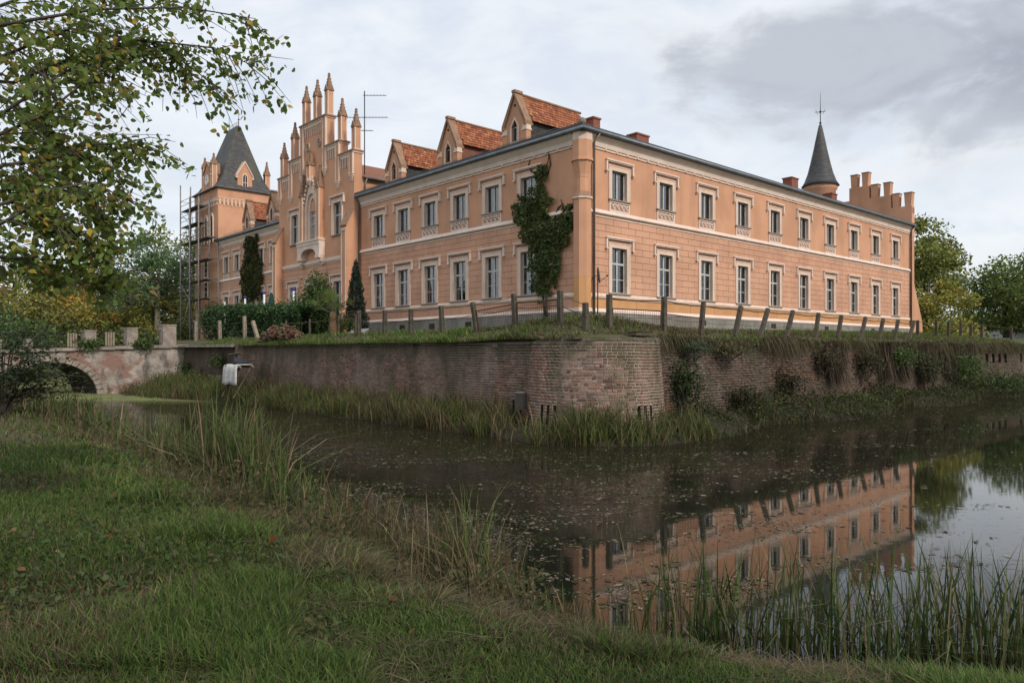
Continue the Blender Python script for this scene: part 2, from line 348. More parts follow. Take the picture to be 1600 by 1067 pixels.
def ground_z(x, y):
    x = np.asarray(x, float); y = np.asarray(y, float)
    sd = seg_dist(x, y, SHORE)
    z = np.where(sd > 0, .74 * sstep(sd / 2.3), np.maximum(-.9, sd * .35))
    z = z + np.where(sd > 0, .10 * (vnoise(x, y, 1.7, 1) - .5) * sstep(sd / 2), 0)
    far = sstep((y - 26) / 18) * sstep((sd - .5) / 5) * 1.6
    z = z + far
    # land beyond the moat, far behind and east of the island
    u, v = (x - C0[0]) * AX[0] + (y - C0[1]) * AX[1], (x - C0[0]) * BX[0] + (y - C0[1]) * BX[1]
    outer = np.maximum(sstep((u - 58) / 6), sstep((v - 62) / 6))
    z = np.where(sd <= 0, z * (1 - outer) + 2.6 * outer, z)
    return z
def gpt(px, py):
    """point of the near bank seen at a photo pixel"""
    for Y in np.arange(3, 60, .05):
        p = at(px, py, Y)
        if p.z <= float(ground_z(p.x, p.y)): return p
    return at(px, py, 60)
WT = 2.78        # top of the moat walls
def terr_z(u, v):
    u = np.asarray(u, float); v = np.asarray(v, float)
    e = np.minimum(u + 10.6, v + 9.6)
    z = WT - .05 + .36 * sstep(e / 1.3) + .38 * sstep((e - 1.0) / 8.0) + .30 * sstep(u / 35) * sstep((v + 9.6) / 6) + .05 * (vnoise(u, v, 2.2, 3) - .5)
    z = z + .34 * np.exp(-(((u + 7.6) / 2.6) ** 2 + ((v + 7.2) / 2.0) ** 2))
    return z
# ------------------------------------------------------------------ ground, water, terrace
def grow(a, b, step, far):
    c = list(np.arange(a, b + 1e-6, step)); l = [c[0]]; r = [c[-1]]; d = step
    while r[-1] < far: d *= 1.22; r.append(r[-1] + d); l.append(l[-1] - d)
    return np.array(l[:0:-1] + c + r[1:])
gx = grow(-34, 14, .35, 900); gy = grow(-2, 52, .35, 1200)
GX, GY = np.meshgrid(gx, gy); GZ = ground_z(GX, GY)
ny, nx = GX.shape; idx = np.arange(nx * ny).reshape(ny, nx)
gf = np.stack([idx[:-1, :-1], idx[:-1, 1:], idx[1:, 1:], idx[1:, :-1]], -1).reshape(-1, 4)
tag(npmesh('ground', np.stack([GX, GY, GZ], -1).reshape(-1, 3), gf, GROUNDM, smooth=True), 'grassy bank and park land around the moat', kind='structure')
wm = MB(); wm.add([(-140, 2, 0), (110, 2, 0), (110, 130, 0), (-140, 130, 0)], [(0, 1, 2, 3)], WATERM)
tag(wm.build('water'), 'dark still moat water with drifting plant litter', kind='structure')
tu = np.concatenate([np.arange(-10.6, 0, .3), np.arange(0, 60, 1.2)]); tv01 = np.linspace(0, 1, 90) ** 1.6
TU, TS = np.meshgrid(tu, tv01); VM = np.minimum(56, 23 + (TU + 10.6) * 4.2); TV = -9.6 + TS * (VM + 9.6)
TZ = terr_z(TU, TV); tw = np.stack([C0[0] + AX[0] * TU + BX[0] * TV, C0[1] + AX[1] * TU + BX[1] * TV, TZ], -1)
ny, nx = TU.shape; idx = np.arange(nx * ny).reshape(ny, nx)
tf = np.stack([idx[:-1, :-1], idx[:-1, 1:], idx[1:, 1:], idx[1:, :-1]], -1).reshape(-1, 4)
tag(npmesh('terrace', tw.reshape(-1, 3), tf, GROUNDM, smooth=True), 'raised grassy terrace carrying the palace', kind='structure')
# ------------------------------------------------------------------ brick walls of the moat
PAL_B = np.array([(.245, .105, .062), (.185, .082, .052), (.275, .140, .090), (.115, .062, .048), (.275, .185, .135), (.210, .112, .074)])
BATT = .055      # batter of the walls: metres outward per metre down
def lmap(x, z, inn):
    return np.stack(P(-10.38 + inn - BATT * (WT - z) * .3, -x, z), -1) if isinstance(x, np.ndarray) else P(-10.38 + inn - BATT * (WT - z) * .3, -x, z)
def rmap(x, z, inn):
    return np.stack(P(x, -9.6 + inn - BATT * (WT - z), z), -1) if isinstance(x, np.ndarray) else P(x, -9.6 + inn - BATT * (WT - z), z)
BC = (-8.74, -8.54); BR = 1.92
BCW = P(*BC)
def bmap(x, z, inn):          # x is arc length along the drum, 0 facing the camera
    r = BR - inn + .075 * (WT - z); a = x / BR + math.atan2(-BCW[1], -BCW[0])
    if isinstance(x, np.ndarray): return np.stack([BCW[0] + r * np.cos(a), BCW[1] + r * np.sin(a), z], -1)
    return (BCW[0] + r * math.cos(a), BCW[1] + r * math.sin(a), z)
def brick_list(x0, x1, z0, z1, ops, bh=.066, jt=.013, gap=.015, wob=.004):
    out = []; row = 0; z = z0
    while z + bh <= z1:
        x = x0 - rng.uniform(0, .12)
        while x < x1:
            L = .122 if (row % 2 or rng.random() < .35) else .25
            segs = [(max(x, x0), min(x + L, x1))]
            for a, b, c, d in ops:
                if c < z + bh and z < d: segs = [q for p, r in segs for q in ((p, min(r, a)), (max(p, b), r)) if q[1] - q[0] > .025]
            for xa, xb in segs:
                if xb - xa > .025 and rng.random() > .003: out.append((xa, xb, z, z + bh, rng.normal(0, wob)))
            x += L + jt
        z += bh + gap; row += 1
    return np.array(out)
def brick_mesh(name, B, mp, cols, parent, proud=.012, depth=.05):
    n = len(B); vs = np.empty((n, 8, 3))
    for k, (xi, zi, o) in enumerate([(0, 2, 0), (1, 2, 0), (1, 3, 0), (0, 3, 0), (0, 2, 1), (1, 2, 1), (1, 3, 1), (0, 3, 1)]):
        inn = -(proud + B[:, 4]) if o == 0 else np.full(n, depth)
        sx = .003 * (1 if xi == 0 else -1) * (o == 0); sz = .003 * (1 if zi == 2 else -1) * (o == 0)
        vs[:, k] = mp(B[:, xi] + sx + rng.normal(0, .0025, n), B[:, zi] + sz + rng.normal(0, .002, n), inn)
    F = np.array([(0, 1, 2, 3), (0, 4, 5, 1), (1, 5, 6, 2), (2, 6, 7, 3), (3, 7, 4, 0)])
    f = (np.arange(n)[:, None, None] * 8 + F[None]).reshape(-1, 4)
    o = npmesh(name, vs.reshape(-1, 3), f, BRICK, np.repeat(cols, 8, 0), parent)
    return tag(o, kind='stuff')
def wall_cols(B, seed, grey=.4, gcol=(.29, .23, .18)):
    n = len(B); c = PAL_B[rng.integers(0, len(PAL_B), n)] * rng.uniform(.75, 1.25, (n, 1))
    g = sstep((vnoise(B[:, 0], B[:, 2] * 1.5, 2.2, seed) - .35) * 2.5)[:, None] * grey
    return c * (1 - g) + g * np.array(gcol) * rng.uniform(.7, 1.2, (n, 1))
def slots(xs, z0, z1, wd=.085): return [(x, x + wd, z0, z1) for x in xs]
def brick_parts(B, mp, parent, count=300):
    """the bricks that show largest are objects of their own, sharing six meshes per length"""
    mid = mp((B[:, 0] + B[:, 1]) / 2, (B[:, 2] + B[:, 3]) / 2, np.zeros(len(B)))
    d = np.hypot(mid[:, 0], mid[:, 1]) - .9 * (B[:, 2] > .45) ; order = np.argsort(d)[:count]
    cache = {}
    for i in order:
        xa, xb, za, zb, j = B[i]; key = (round(xb - xa, 2), int(rng.integers(0, 18)))
        if key not in cache:
            L = key[0] / 2; m = MB(); c = PAL_B[key[1] % 6] * (.62, .95, 1.25)[key[1] // 6] * .85 + .03 * (key[1] % 3)
            e = .004
            m.add([(-L + e, -.014, -.03), (L - e, -.014, -.03), (L - e, -.014, .03), (-L + e, -.014, .03), (-L, .05, -.033), (L, .05, -.033), (L, .05, .033), (-L, .05, .033)],
                  [(0, 1, 2, 3), (0, 4, 5, 1), (1, 5, 6, 2), (2, 6, 7, 3), (3, 7, 4, 0)], BRICK, tuple(c))
            cache[key] = m.mesh('brick')
        p = Vector(mp((xa + xb) / 2, (za + zb) / 2, -j)); q = Vector(mp(xb, (za + zb) / 2, -j)); up = Vector(mp((xa + xb) / 2, zb, -j)) - p
        X = (q - p).normalized(); Zv = (up - up.dot(X) * X).normalized(); Yv = Zv.cross(X)
        o = link('brick', cache[key], parent)
        o.matrix_local = Matrix(((X.x, Yv.x, Zv.x, p.x), (X.y, Yv.y, Zv.y, p.y), (X.z, Yv.z, Zv.z, p.z), (0, 0, 0, 1)))
    return np.delete(B, order, 0)
def masonry(root, x0, x1, z0, z1, ops, mp, seed, dx=None, grey=.4, parts=0, coping=True, copz=.10, copm=None, tone=1.0, bed=None, gcol=(.29, .23, .18), **k):
    m = MB(); sheet(m, x0, x1, z0, z1, ops, mp, bed or MORT, .3, dx, DARKREC, DARKREC); m.build('mortar_bed', root)
    B = brick_list(x0, x1, z0 + .02, z1 - .01, ops, **k)
    if parts: B = brick_parts(B, mp, root, parts)
    brick_mesh('brick_facing', B, mp, wall_cols(B, seed, grey, gcol) * tone, root)
    if coping:
        c = MB(); n = max(2, int((x1 - x0) / (dx or .6)))
        for i in range(n):
            a, b = x0 + (x1 - x0) * i / n, x0 + (x1 - x0) * (i + 1) / n
            j = [rng.uniform(-.015, .02) for _ in range(4)]
            q = [mp(a, z1, -.03 + j[0]), mp(b, z1, -.03 + j[1]), mp(b, z1 + copz + j[2], -.01), mp(a, z1 + copz + j[3], -.01), mp(a, z1 + copz, .5), mp(b, z1 + copz, .5), mp(a, z1, .5), mp(b, z1, .5)]
            c.add(q, [(0, 1, 2, 3), (3, 2, 5, 4), (0, 6, 7, 1)], copm or MOSSC)
        c.build('coping', root)
# left wall, from the bastion to its broken end
lw = empty('moat_wall', label='long red brick moat wall running left from the round bastion', cat='wall')
masonry(lw, -14.6, 8.75, -.2, WT - .08, slots([6.75, 7.05, 7.35], .25, .95, .10) + slots([3.6, 3.9, 4.2], .3, .95) + slots([-1.2, -.9, -.6], .3, .9), lmap, 4, 1.2, .42)
rw = empty('moat_wall', label='eroded brick moat wall overgrown with creepers right of the bastion', cat='wall')
masonry(rw, -8.35, 48, -.2, WT - .14, slots([24.0, 25.2, 26.4, 27.6], 1.75, 2.3, .55) + slots([31., 32.4], 1.75, 2.3, .5), rmap, 6, 2.0, .5, 0, True, .08, bed=MORTD, tone=.55, gcol=(.17, .14, .115), gap=.022, wob=.016)
ba = empty('bastion', label='round brick bastion bulging from the corner of the moat wall', cat='bastion')
masonry(ba, -3.0, 3.2, -.15, WT - .08, slots([-1.55, -1.33, -1.11], .22, .92, .10) + slots([1.18, 1.40, 1.62], .22, .92, .10), bmap, 9, .12, .3, 300, gap=.019, jt=.019)
cap = MB(); cap.lathe([(0.02, WT + .16), (1.2, WT + .12), (1.88, WT + .02), (1.88, WT - .1)], GROUNDM, BCW, 32); cap.build('earth_cap', ba)
sb = MB(); sb.box(-.42, .42, -.25, .25, 0, .07, MOSSC); sb.box(-.30, .30, -.2, .2, .07, .11, EARTH)
q = bmap(1.75, WT + .08, .25); o = sb.build('coping_slab', ba, (q[0], q[1], WT + .08), R(35))
# overgrown recessed wall piece between the brick wall's broken end and the bridge
ow = empty('moat_wall', label='dark earthy wall section between brick wall end and bridge', cat='wall')
def omap(x, z, inn): return P(-10.35 + inn - .1 * (WT - z), -x, z)
m = MB(); sheet(m, -23.4, -14.5, -.2, WT - .12, [], omap, pm('mossy_masonry', (.085, .062, .045), (.055, .042, .03), .9, 1, (.16, .10, .075), .5, (1, 1, .5), .8, 9), .3, .5)
m.build('wall_face', ow)
m = MB(); m.add([P(-10.75, 14.5, WT - .12), P(-10.75, 23.4, WT - .1), P(-9.6, 23.4, WT - .1), P(-9.6, 14.5, WT - .12), P(-10.75, 14.5, WT - .0), P(-10.75, 23.4, WT + .02), P(-9.6, 23.4, WT + .02), P(-9.6, 14.5, WT)],
    [(3, 2, 1, 0), (4, 5, 6, 7), (0, 1, 5, 4), (1, 2, 6, 5), (2, 3, 7, 6), (3, 0, 4, 7)], STONE); m.build('coping', ow)
m = MB()
for i in range(9):
    a = 16.6 + .17 * i
    m.add([P(-10.62, a, .55), P(-10.62, a + .1, .55), P(-10.62, a + .1, 1.15), P(-10.62, a, 1.15), P(-10.2, a, .55), P(-10.2, a + .1, .55), P(-10.2, a + .1, 1.15), P(-10.2, a, 1.15)], [(3, 2, 1, 0), (0, 1, 5, 4), (1, 2, 6, 5), (2, 3, 7, 6), (3, 0, 4, 7)], BRIDGEM)
m.build('exposed_piers', ow)
# ------------------------------------------------------------------ muddy banks at the foot of the walls
def bank(name, path, wd, label, zt=.34):
    vs = []; n = len(path)
    for i, (u, v, nu, nv, wdt, zt) in enumerate(path):
        for k, (t, z) in enumerate([(-.3, zt), (.25, zt * .9), (.6, zt * .55), (.85, .12), (1.1, -.12)]):
            h = z + (.07 * (float(vnoise(u * 3, v * 3 + t * 3, 1.1, 5)) - .5) if 0 < k < 4 else 0)
            tt = t * wdt * (1 + .35 * (float(vnoise(u, v, 1.6, 8)) - .5))
            vs.append(P(u + nu * tt, v + nv * tt, h))
    f = [(i * 5 + k, i * 5 + k + 1, (i + 1) * 5 + k + 1, (i + 1) * 5 + k) for i in range(n - 1) for k in range(4)]
    return tag(npmesh(name, np.array(vs), np.array(f)[:, ::-1], EARTH, smooth=True), label, kind='structure')
PATH_L = [(-10.5, v, -1, 0, 1.35 if v < 13 else min(2.9, 1.35 + (v - 13) * .35), .34 + max(0, (v - 4) * .028)) for v in np.arange(24, -7.6, -.4)]
PATH_B = [(BC[0] + BR * math.cos(a), BC[1] + BR * math.sin(a), math.cos(a), math.sin(a), 1.45, .30) for a in np.linspace(R(190), R(285), 16)]
PATH_R = [(u, -9.5, 0, -1, 2.0 + .5 * math.sin(u * .6), .5) for u in np.arange(-8.2, 60, .5)]
bank('moat_bank', PATH_L + PATH_B + PATH_R, 1.4, 'muddy strip of bank at the foot of the moat walls')
# ------------------------------------------------------------------ bridge
BP = np.array([-20.3, 44.1]); BE = np.array([-.93, -.37]); BE /= np.linalg.norm(BE); BN = np.array([BE[1], -BE[0]]) * -1   # BN points to the camera side
if BN[1] > 0: BN = -BN
BSK = -.51         # the old arch crosses the ditch on the skew
def br(s, d, z): s = s + BSK * d; return (BP[0] + BE[0] * s + BN[0] * d, BP[1] + BE[1] * s + BN[1] * d, z)
def bbox(mb, s0, s1, d0, d1, z0, z1, mat):
    vs = [br(s, d, z) for z in (z0, z1) for d in (d0, d1) for s in (s0, s1)]
    return mb.add(vs, [(0, 1, 3, 2), (4, 6, 7, 5), (0, 4, 5, 1), (2, 3, 7, 6), (0, 2, 6, 4), (1, 5, 7, 3)], mat)
bg = empty('bridge', label='old stone arch bridge with pillars and iron railings', cat='bridge')
def deck(s): return 2.66 - .035 * s
m = MB(); AS, AW, AH = 6.1, 2.25, 1.85
ss = sorted(set(list(np.arange(-1.5, 13, .5)) + [AS - AW * math.cos(math.pi * k / 24) for k in range(25)]))
def intr(s): t = (s - AS) / AW; return AH * math.sqrt(max(0, 1 - t * t)) if abs(t) < 1 else -.6
for d in (0, -3.6):
    for a, b in zip(ss[:-1], ss[1:]):
        ya = intr(a) if AS - AW <= a <= AS + AW else -.6; yb = intr(b) if AS - AW <= b <= AS + AW else -.6
        inside = a >= AS - AW - 1e-6 and b <= AS + AW + 1e-6
        if not inside: ya = yb = -.6
        f = [br(a, d, ya), br(b, d, yb), br(b, d, deck(b)), br(a, d, deck(a))]
        m.add(f, [(0, 1, 2, 3)] if d else [(3, 2, 1, 0)], BRIDGEM)
        if d == 0:
            m.add([br(a, 0, deck(a)), br(b, 0, deck(b)), br(b, -3.6, deck(b)), br(a, -3.6, deck(a))], [(0, 1, 2, 3)], STONE)
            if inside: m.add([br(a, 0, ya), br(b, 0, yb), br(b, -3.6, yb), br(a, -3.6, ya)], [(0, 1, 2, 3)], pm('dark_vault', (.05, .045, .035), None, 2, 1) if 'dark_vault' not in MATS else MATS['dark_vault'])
m.build('bridge_body', bg)
vous = None
for k in range(22):             # voussoirs of the arch, each a stone
    t0, t1 = math.pi * k / 22 + .012, math.pi * (k + 1) / 22 - .012
    v = MB(); q = []
    for d in (.07 + .02 * random.random(), -.1):
        for t, r in ((t0, 1.0), (t1, 1.0), (t1, 1.17), (t0, 1.17)):
            q.append(br(AS - AW * math.cos(t) * r, d, AH * math.sin(t) * r - .02))
    v.add(q, [(0, 3, 2, 1), (0, 1, 5, 4), (1, 2, 6, 5), (2, 3, 7, 6), (3, 0, 4, 7)], STONE); v.build('voussoir', bg)
m = MB(); [bbox(m, a, a + .98, -.35, .16, deck(a) - .02, deck(a) + .15, STONE) for a in np.arange(-1, 12, 1.0)]; m.build('kerb_stones', bg)
for s, wd, h in ((.1, .72, 1.15), (2.07, .55, 1.02), (4.22, .58, .92), (7.2, .36, .5), (8.7, .36, .5)):
    m = MB(); z0 = deck(s) + .15; bbox(m, s - wd / 2, s + wd / 2, -.36, .12, z0, z0 + h, STONE); bbox(m, s - wd / 2 - .03, s + wd / 2 + .03, -.39, .15, z0 + h, z0 + h + .07, STONE); m.build('pillar', bg)
for a, b in ((.46, 1.79), (2.35, 3.93), (4.51, 7.02), (7.38, 8.52), (8.88, 11.5)):
    m = MB(); z0 = deck(a) + .15
    for zr in (.12, .86): m.tube([br(a, -.12, z0 + zr), br(b, -.12, z0 + zr)], .022, IRON, 4)
    for s in np.arange(a + .1, b, .13): m.tube([br(s, -.12, z0), br(s, -.12, z0 + .9)], .011, IRON, 4)
    m.build('railing', bg)
for a in (2.95, 4.85):
    m = MB(); z0 = deck(a) + .2
    for i in range(4): bbox(m, a + i * .13, a + i * .13 + .09, -.02, .01, z0, z0 + .78 + .02 * (i % 2), POSTL)
    m.build('slatted_panel', bg)
# ------------------------------------------------------------------ the palace (built in its own axes: x along the right front, y along the left front)
pal = empty('palace', (C0[0], C0[1], 0), ROT, 'salmon plastered neo-gothic palace with stepped gable and slate roofs', 'palace')
def part(name, mb, parent=None, **k): return mb.build(name, parent or pal, **k)
def rb(mb, u0, u1, d0, d1, z0, z1, mat): return mb.box(u0, u1, -d1, -d0, z0, z1, mat)
def lb(mb, v0, v1, d0, d1, z0, z1, mat): return mb.box(-d1, -d0, v0, v1, z0, z1, mat)
RW = [2.6 + 3.727 * i for i in range(10)]
LW = [3.65, 6.45, 9.25, 12.05, 14.87, 17.7]
WGW = [33.5, 35.9, 38.4, 40.95, 43.4]
GW = [(22.27, 10.42, 2.2, 1.05), (28.73, 10.42, 2.2, 1.05)]
UPZ, UPH, LOZ, LOH, WW = 9.76, 1.40, 5.24, 2.20, 1.14
# ---- windows
def box_c(mb, x0, x1, y0, y1, z0, z1, mat): return mb.box(x0, x1, y0, y1, z0, z1, mat)
WCACHE = {}
def window_meshes(w, h, kind):
    key = (w, h, kind)
    if key in WCACHE: return WCACHE[key]
    hw = w / 2; D = {}
    m = MB(); fw = .19                                    # plaster surround, outward is -y
    m.box(-hw - fw, -hw + .012, -.055, .05, -.0, h + fw, TR); m.box(hw - .012, hw + fw, -.055, .05, 0, h + fw, TR); m.box(-hw + .012, hw - .012, -.055, .05, h - .012, h + fw, TR)
    m.box(-hw - fw - .035, -hw - fw, -.075, .02, 0, h + fw + .035, TRW); m.box(hw + fw, hw + fw + .035, -.075, .02, 0, h + fw + .035, TRW); m.box(-hw - fw, hw + fw, -.075, .02, h + fw, h + fw + .035, TRW)
    D['window'] = m.mesh('window')
    m = MB(); a = hw + .46; t = h + .42
    m.box(-a, a, -.15, .02, t, t + .075, TRW); m.box(-a + .03, a - .03, -.11, .02, t - .05, t, TR)
    for s in (-1, 1):
        x0, x1 = sorted((s * a, s * (a - .10))); m.box(x0, x1, -.12, .02, t - .46, t - .05, TRW)
        x0, x1 = sorted((s * (a + .035), s * (a - .115))); m.box(x0, x1, -.16, .02, t - .53, t - .46, TR)
    D['hood_mould'] = m.mesh('hood_mould')
    m = MB(); m.box(-hw - fw - .05, hw + fw + .05, -.13, .04, -.075, -.002, pm('sill_stone', (.30, .24, .20), None, 3, .9) if 'sill_stone' not in MATS else MATS['sill_stone']); D['sill'] = m.mesh('sill')
    m = MB(); y0, y1 = .14, .20; f = .055
    m.box(-hw, -hw + f, y0, y1, 0, h, FRAME); m.box(hw - f, hw, y0, y1, 0, h, FRAME); m.box(-hw + f, hw - f, y0, y1, 0, f, FRAME); m.box(-hw + f, hw - f, y0, y1, h - f, h, FRAME)
    m.box(-.045, .045, y0 - .015, y1, f, h - f, FRAME)
    rows = [(f, h - f)]
    if kind == 'low':
        zt = h * .655; m.box(-hw + f, hw - f, y0 - .02, y1 + .001, zt - .05, zt + .05, FRAME); zb = h * .31; m.box(-hw + f, hw - f, y0 + .01, y1 - .01, zb - .016, zb + .016, FRAME)
        rows = [(f, zb - .016), (zb + .016, zt - .05), (zt + .05, h - f)]
    if kind == 'gab':
        zt = h * .62; m.box(-hw + f, hw - f, y0 - .02, y1 + .001, zt - .045, zt + .045, FRAME); rows = [(f, zt - .045), (zt + .045, h - f)]
    D['casement'] = m.mesh('casement'); D['rows'] = rows
    D['panes'] = []
    for z0, z1 in rows:
        m = MB(); m.box(.045, hw - f, .165, .173, z0, z1, GLASS); D['panes'].append((m.mesh('pane'), 0.0))
        D['panes'].append((D['panes'][-1][0], -(hw - f) - .045))
    def cm(x0, x1, z0, z1):
        m = MB(); n = 10; vs = []; 
        for i in range(n + 1):
            x = x0 + (x1 - x0) * i / n; y = .32 + .035 * math.sin(i * 2.4)
            vs += [(x, y, z0), (x, y, z1), (x, y + .01, z0), (x, y + .01, z1)]
        return m.add(vs, [(4 * i, 4 * i + 4, 4 * i + 5, 4 * i + 1) for i in range(n)] + [(4 * i + 2, 4 * i + 3, 4 * i + 7, 4 * i + 6) for i in range(n)], CURT).mesh('curtain')
    D['curt'] = [cm(-hw + .02, -.12, .02, h - .03), cm(.12, hw - .02, .02, h - .03), cm(-hw + .02, hw - .02, .02, h * .62)]
    if kind == 'up':
        m = MB(); pw = hw + fw; m.box(-pw, pw, -.04, .02, -.62, -.08, TR); m.box(-pw + .08, pw - .08, -.043, -.03, -.50, -.17, PLG)
        m.box(-pw, pw, -.075, -.03, -.15, -.08, TRW); m.box(-pw, pw, -.06, -.03, -.62, -.51, TRW); m.box(-pw, -pw + .09, -.06, -.03, -.51, -.15, TRW); m.box(pw - .09, pw, -.06, -.03, -.51, -.15, TRW)
        n = 4; cw = (2 * pw - .18) / n
        for i in range(n):
            cx = -pw + .09 + cw * (i + .5)
            for ang, q in ((R(42), 1), (R(-42), .55)):
                M = Matrix.Translation((cx + (0 if q == 1 else .03), -.05, -.33 + (0 if q == 1 else .06))) @ Matrix.Rotation(ang, 4, 'Y'); m.box(-.20 * q, .20 * q, -.012, .012, -.03, .03, TRW, M)
            m.box(cx - cw / 2 - .012, cx - cw / 2 + .012, -.06, -.035, -.51, -.15, TRW)
        D['tracery_panel'] = m.mesh('tracery_panel')
    WCACHE[key] = D; return D
def window(w, h, kind, loc, rz, label=None):
    D = window_meshes(w, h, kind); o = link('window', D['window'], pal, loc, rz)
    for n in ('hood_mould', 'sill', 'casement', 'tracery_panel'):
        if n in D: link(n, D[n], o)
    for me, dx in D['panes']: link('pane', me, o, (dx, 0, 0))
    r = random.random()
    if r < .5: link('curtain', D['curt'][0], o); link('curtain', D['curt'][1], o)
    elif r < .62: link('curtain', D['curt'][1], o)
    elif r < .85: link('curtain', D['curt'][2], o)
    return o
for u in RW:
    window(WW, UPH, 'up', (u, 0, UPZ), 0); window(WW, LOH, 'low', (u, 0, LOZ), 0)
for v in LW:
    window(WW, UPH, 'up', (0, v, UPZ), -math.pi / 2); window(WW, LOH, 'low', (0, v, LOZ), -math.pi / 2)
for v in WGW:
    window(.98, UPH, 'up', (0, v, UPZ - .25), -math.pi / 2); window(.98, LOH, 'low', (0, v, LOZ - .1), -math.pi / 2)
GD = .45
for v, z, h, ww in GW: window(ww, h, 'gab', (-GD, v, z), -math.pi / 2)
for v in (22.2, 25.9, 29.0): window(1.15, 2.5, 'gab', (-GD, v, 4.75), -math.pi / 2)
# ---- walls
opR = [(u - WW / 2, u + WW / 2, z, z + h) for u in RW for z, h in ((UPZ, UPH), (LOZ, LOH))]
RE = 39.25
Rm = lambda x, z, inn: (x, inn, z)
Lm = lambda x, z, inn: (inn, -x, z)
m = MB()
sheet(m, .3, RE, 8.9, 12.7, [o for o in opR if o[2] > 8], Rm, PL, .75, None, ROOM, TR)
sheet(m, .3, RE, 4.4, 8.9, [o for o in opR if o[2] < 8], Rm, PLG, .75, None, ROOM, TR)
m.add([(RE, 0, 3), (RE, 14, 3), (RE, 14, 12.7), (RE, 0, 12.7)], [(0, 1, 2, 3)], PL)
part('right_wall', m)
def lops(ws, w, dz=0): return [(-v - w / 2, -v + w / 2, z + dz_, z + dz_ + h) for v in ws for z, h, dz_ in ((UPZ, UPH, -.25 if dz else 0), (LOZ, LOH, -.1 if dz else 0))]
m = MB(); o1 = lops(LW, WW)
sheet(m, -20.1, -.3, 8.9, 12.7, [o for o in o1 if o[2] > 8], Lm, PL, .75, None, ROOM, TR)
sheet(m, -20.1, -.3, 4.4, 8.9, [o for o in o1 if o[2] < 8], Lm, PLG, .75, None, ROOM, TR)
part('left_wall', m)
m = MB(); o2 = lops(WGW, .98, 1)
sheet(m, -45.42, -31.5, 8.7, 12.6, [o for o in o2 if o[2] > 8], Lm, PL, .75, None, ROOM, TR)
sheet(m, -45.42, -31.5, 4.2, 8.7, [o for o in o2 if o[2] < 8], Lm, PLG, .75, None, ROOM, TR)
part('wing_wall', m)
# ---- socle and string courses
m = MB()
rb(m, .4, RE + .05, 0, .10, 2.9, 4.28, SOC); part('socle', m); m = MB(); lb(m, .4, 20.1, 0, .10, 2.9, 4.28, SOC); part('socle', m); m = MB(); lb(m, 31.5, 45.4, 0, .10, 2.9, 4.1, SOC)
part('socle', m)
m = MB()
for v in (1.6, 8.1, 11.5, 14.6): lb(m, v, v + .55, .09, .104, 3.72, 4.05, DARKREC)
for u in (9.3, 16.9, 24., 31.5, 35.3): rb(m, u, u + .6, .09, .104, 3.85, 4.15, DARKREC)
part('cellar_windows', m)
def course(name, prof):
    """moulding profiles (d,z) swept along the left and right fronts"""
    for nm, f0, a, b in ((name, 'R', .42, RE + .02), (name, 'L', .42, 20.1), (name, 'W', 31.5, 45.42)):
        m = MB(); dz = -.2 if f0 == 'W' else 0
        for p, mat in prof:
            pp = [(d, z + dz) for d, z in p]
            if f0 == 'R': q = [(a, -d, z) for d, z in pp] + [(b, -d, z) for d, z in pp]
            else: q = [(-d, b, z) for d, z in pp] + [(-d, a, z) for d, z in pp]
            n = len(pp); m.add(q, [tuple(range(n)), tuple(range(2 * n - 1, n - 1, -1))] + [(i, n + i, n + (i + 1) % n, (i + 1) % n) for i in range(n)], mat)
        part(nm, m)
course('plinth_band', [([(0, 4.28), (.13, 4.28), (.13, 4.33), (.03, 4.47), (0, 4.47)], TRW)])
course('sill_course', [([(0, 4.94), (.06, 4.94), (.10, 5.02), (.10, 5.06), (.04, 5.20), (0, 5.20)], TR)])
course('string_course', [([(0, 8.80), (.05, 8.80), (.05, 8.87), (0, 8.87)], TR), ([(0, 8.90), (.05, 8.90), (.14, 8.96), (.14, 9.0), (.05, 9.15), (0, 9.15)], TRW)])
course('cornice', [([(0, 11.98), (.05, 11.98), (.05, 12.06), (0, 12.06)], TR), ([(0, 12.10), (.07, 12.10), (.10, 12.30), (.26, 12.50), (.30, 12.56), (.30, 12.60), (0, 12.60)], TRW)])
m = MB()
for i in range(48): rb(m, .7 + .81 * i, .7 + .81 * i + .09, .0, .085, 12.0, 12.11, TR)
for i in range(24): lb(m, .7 + .81 * i, .7 + .81 * i + .09, .0, .085, 12.0, 12.11, TR)
part('dentils', m)['kind'] = 'stuff'
# gutters
m = MB(); m.tube([(-.42, -.42, 12.66), (RE + .1, -.42, 12.66)], .09, ZINC, 8); rb(m, -.3, RE + .1, .0, .40, 12.60, 12.66, ZINC); part('gutter', m)
m = MB(); m.tube([(-.42, -.42, 12.665), (-.42, 20.0, 12.665)], .09, ZINC, 8); lb(m, .0, 20.0, .0, .40, 12.601, 12.661, ZINC); part('gutter', m)
m = MB(); m.tube([(-.42, 31.55, 12.52), (-.42, 45.3, 12.52)], .09, ZINC, 8); lb(m, 31.55, 45.3, 0, .4, 12.44, 12.50, ZINC); part('gutter', m)
def pipe(pts, r=.06):
    m = MB(); m.tube(pts, r, PIPE, 8); part('downpipe', m)
pipe([(.72, -.42, 12.6), (.62, -.16, 12.2), (.62, -.16, 3.4)]); pipe([(-.42, 19.9, 12.6), (-.14, 19.95, 12.3), (-.14, 19.95, 3.4)])
pipe([(RE - .15, -.42, 12.6), (RE - .15, -.13, 12.3), (RE - .15, -.13, 3.6)], .08)
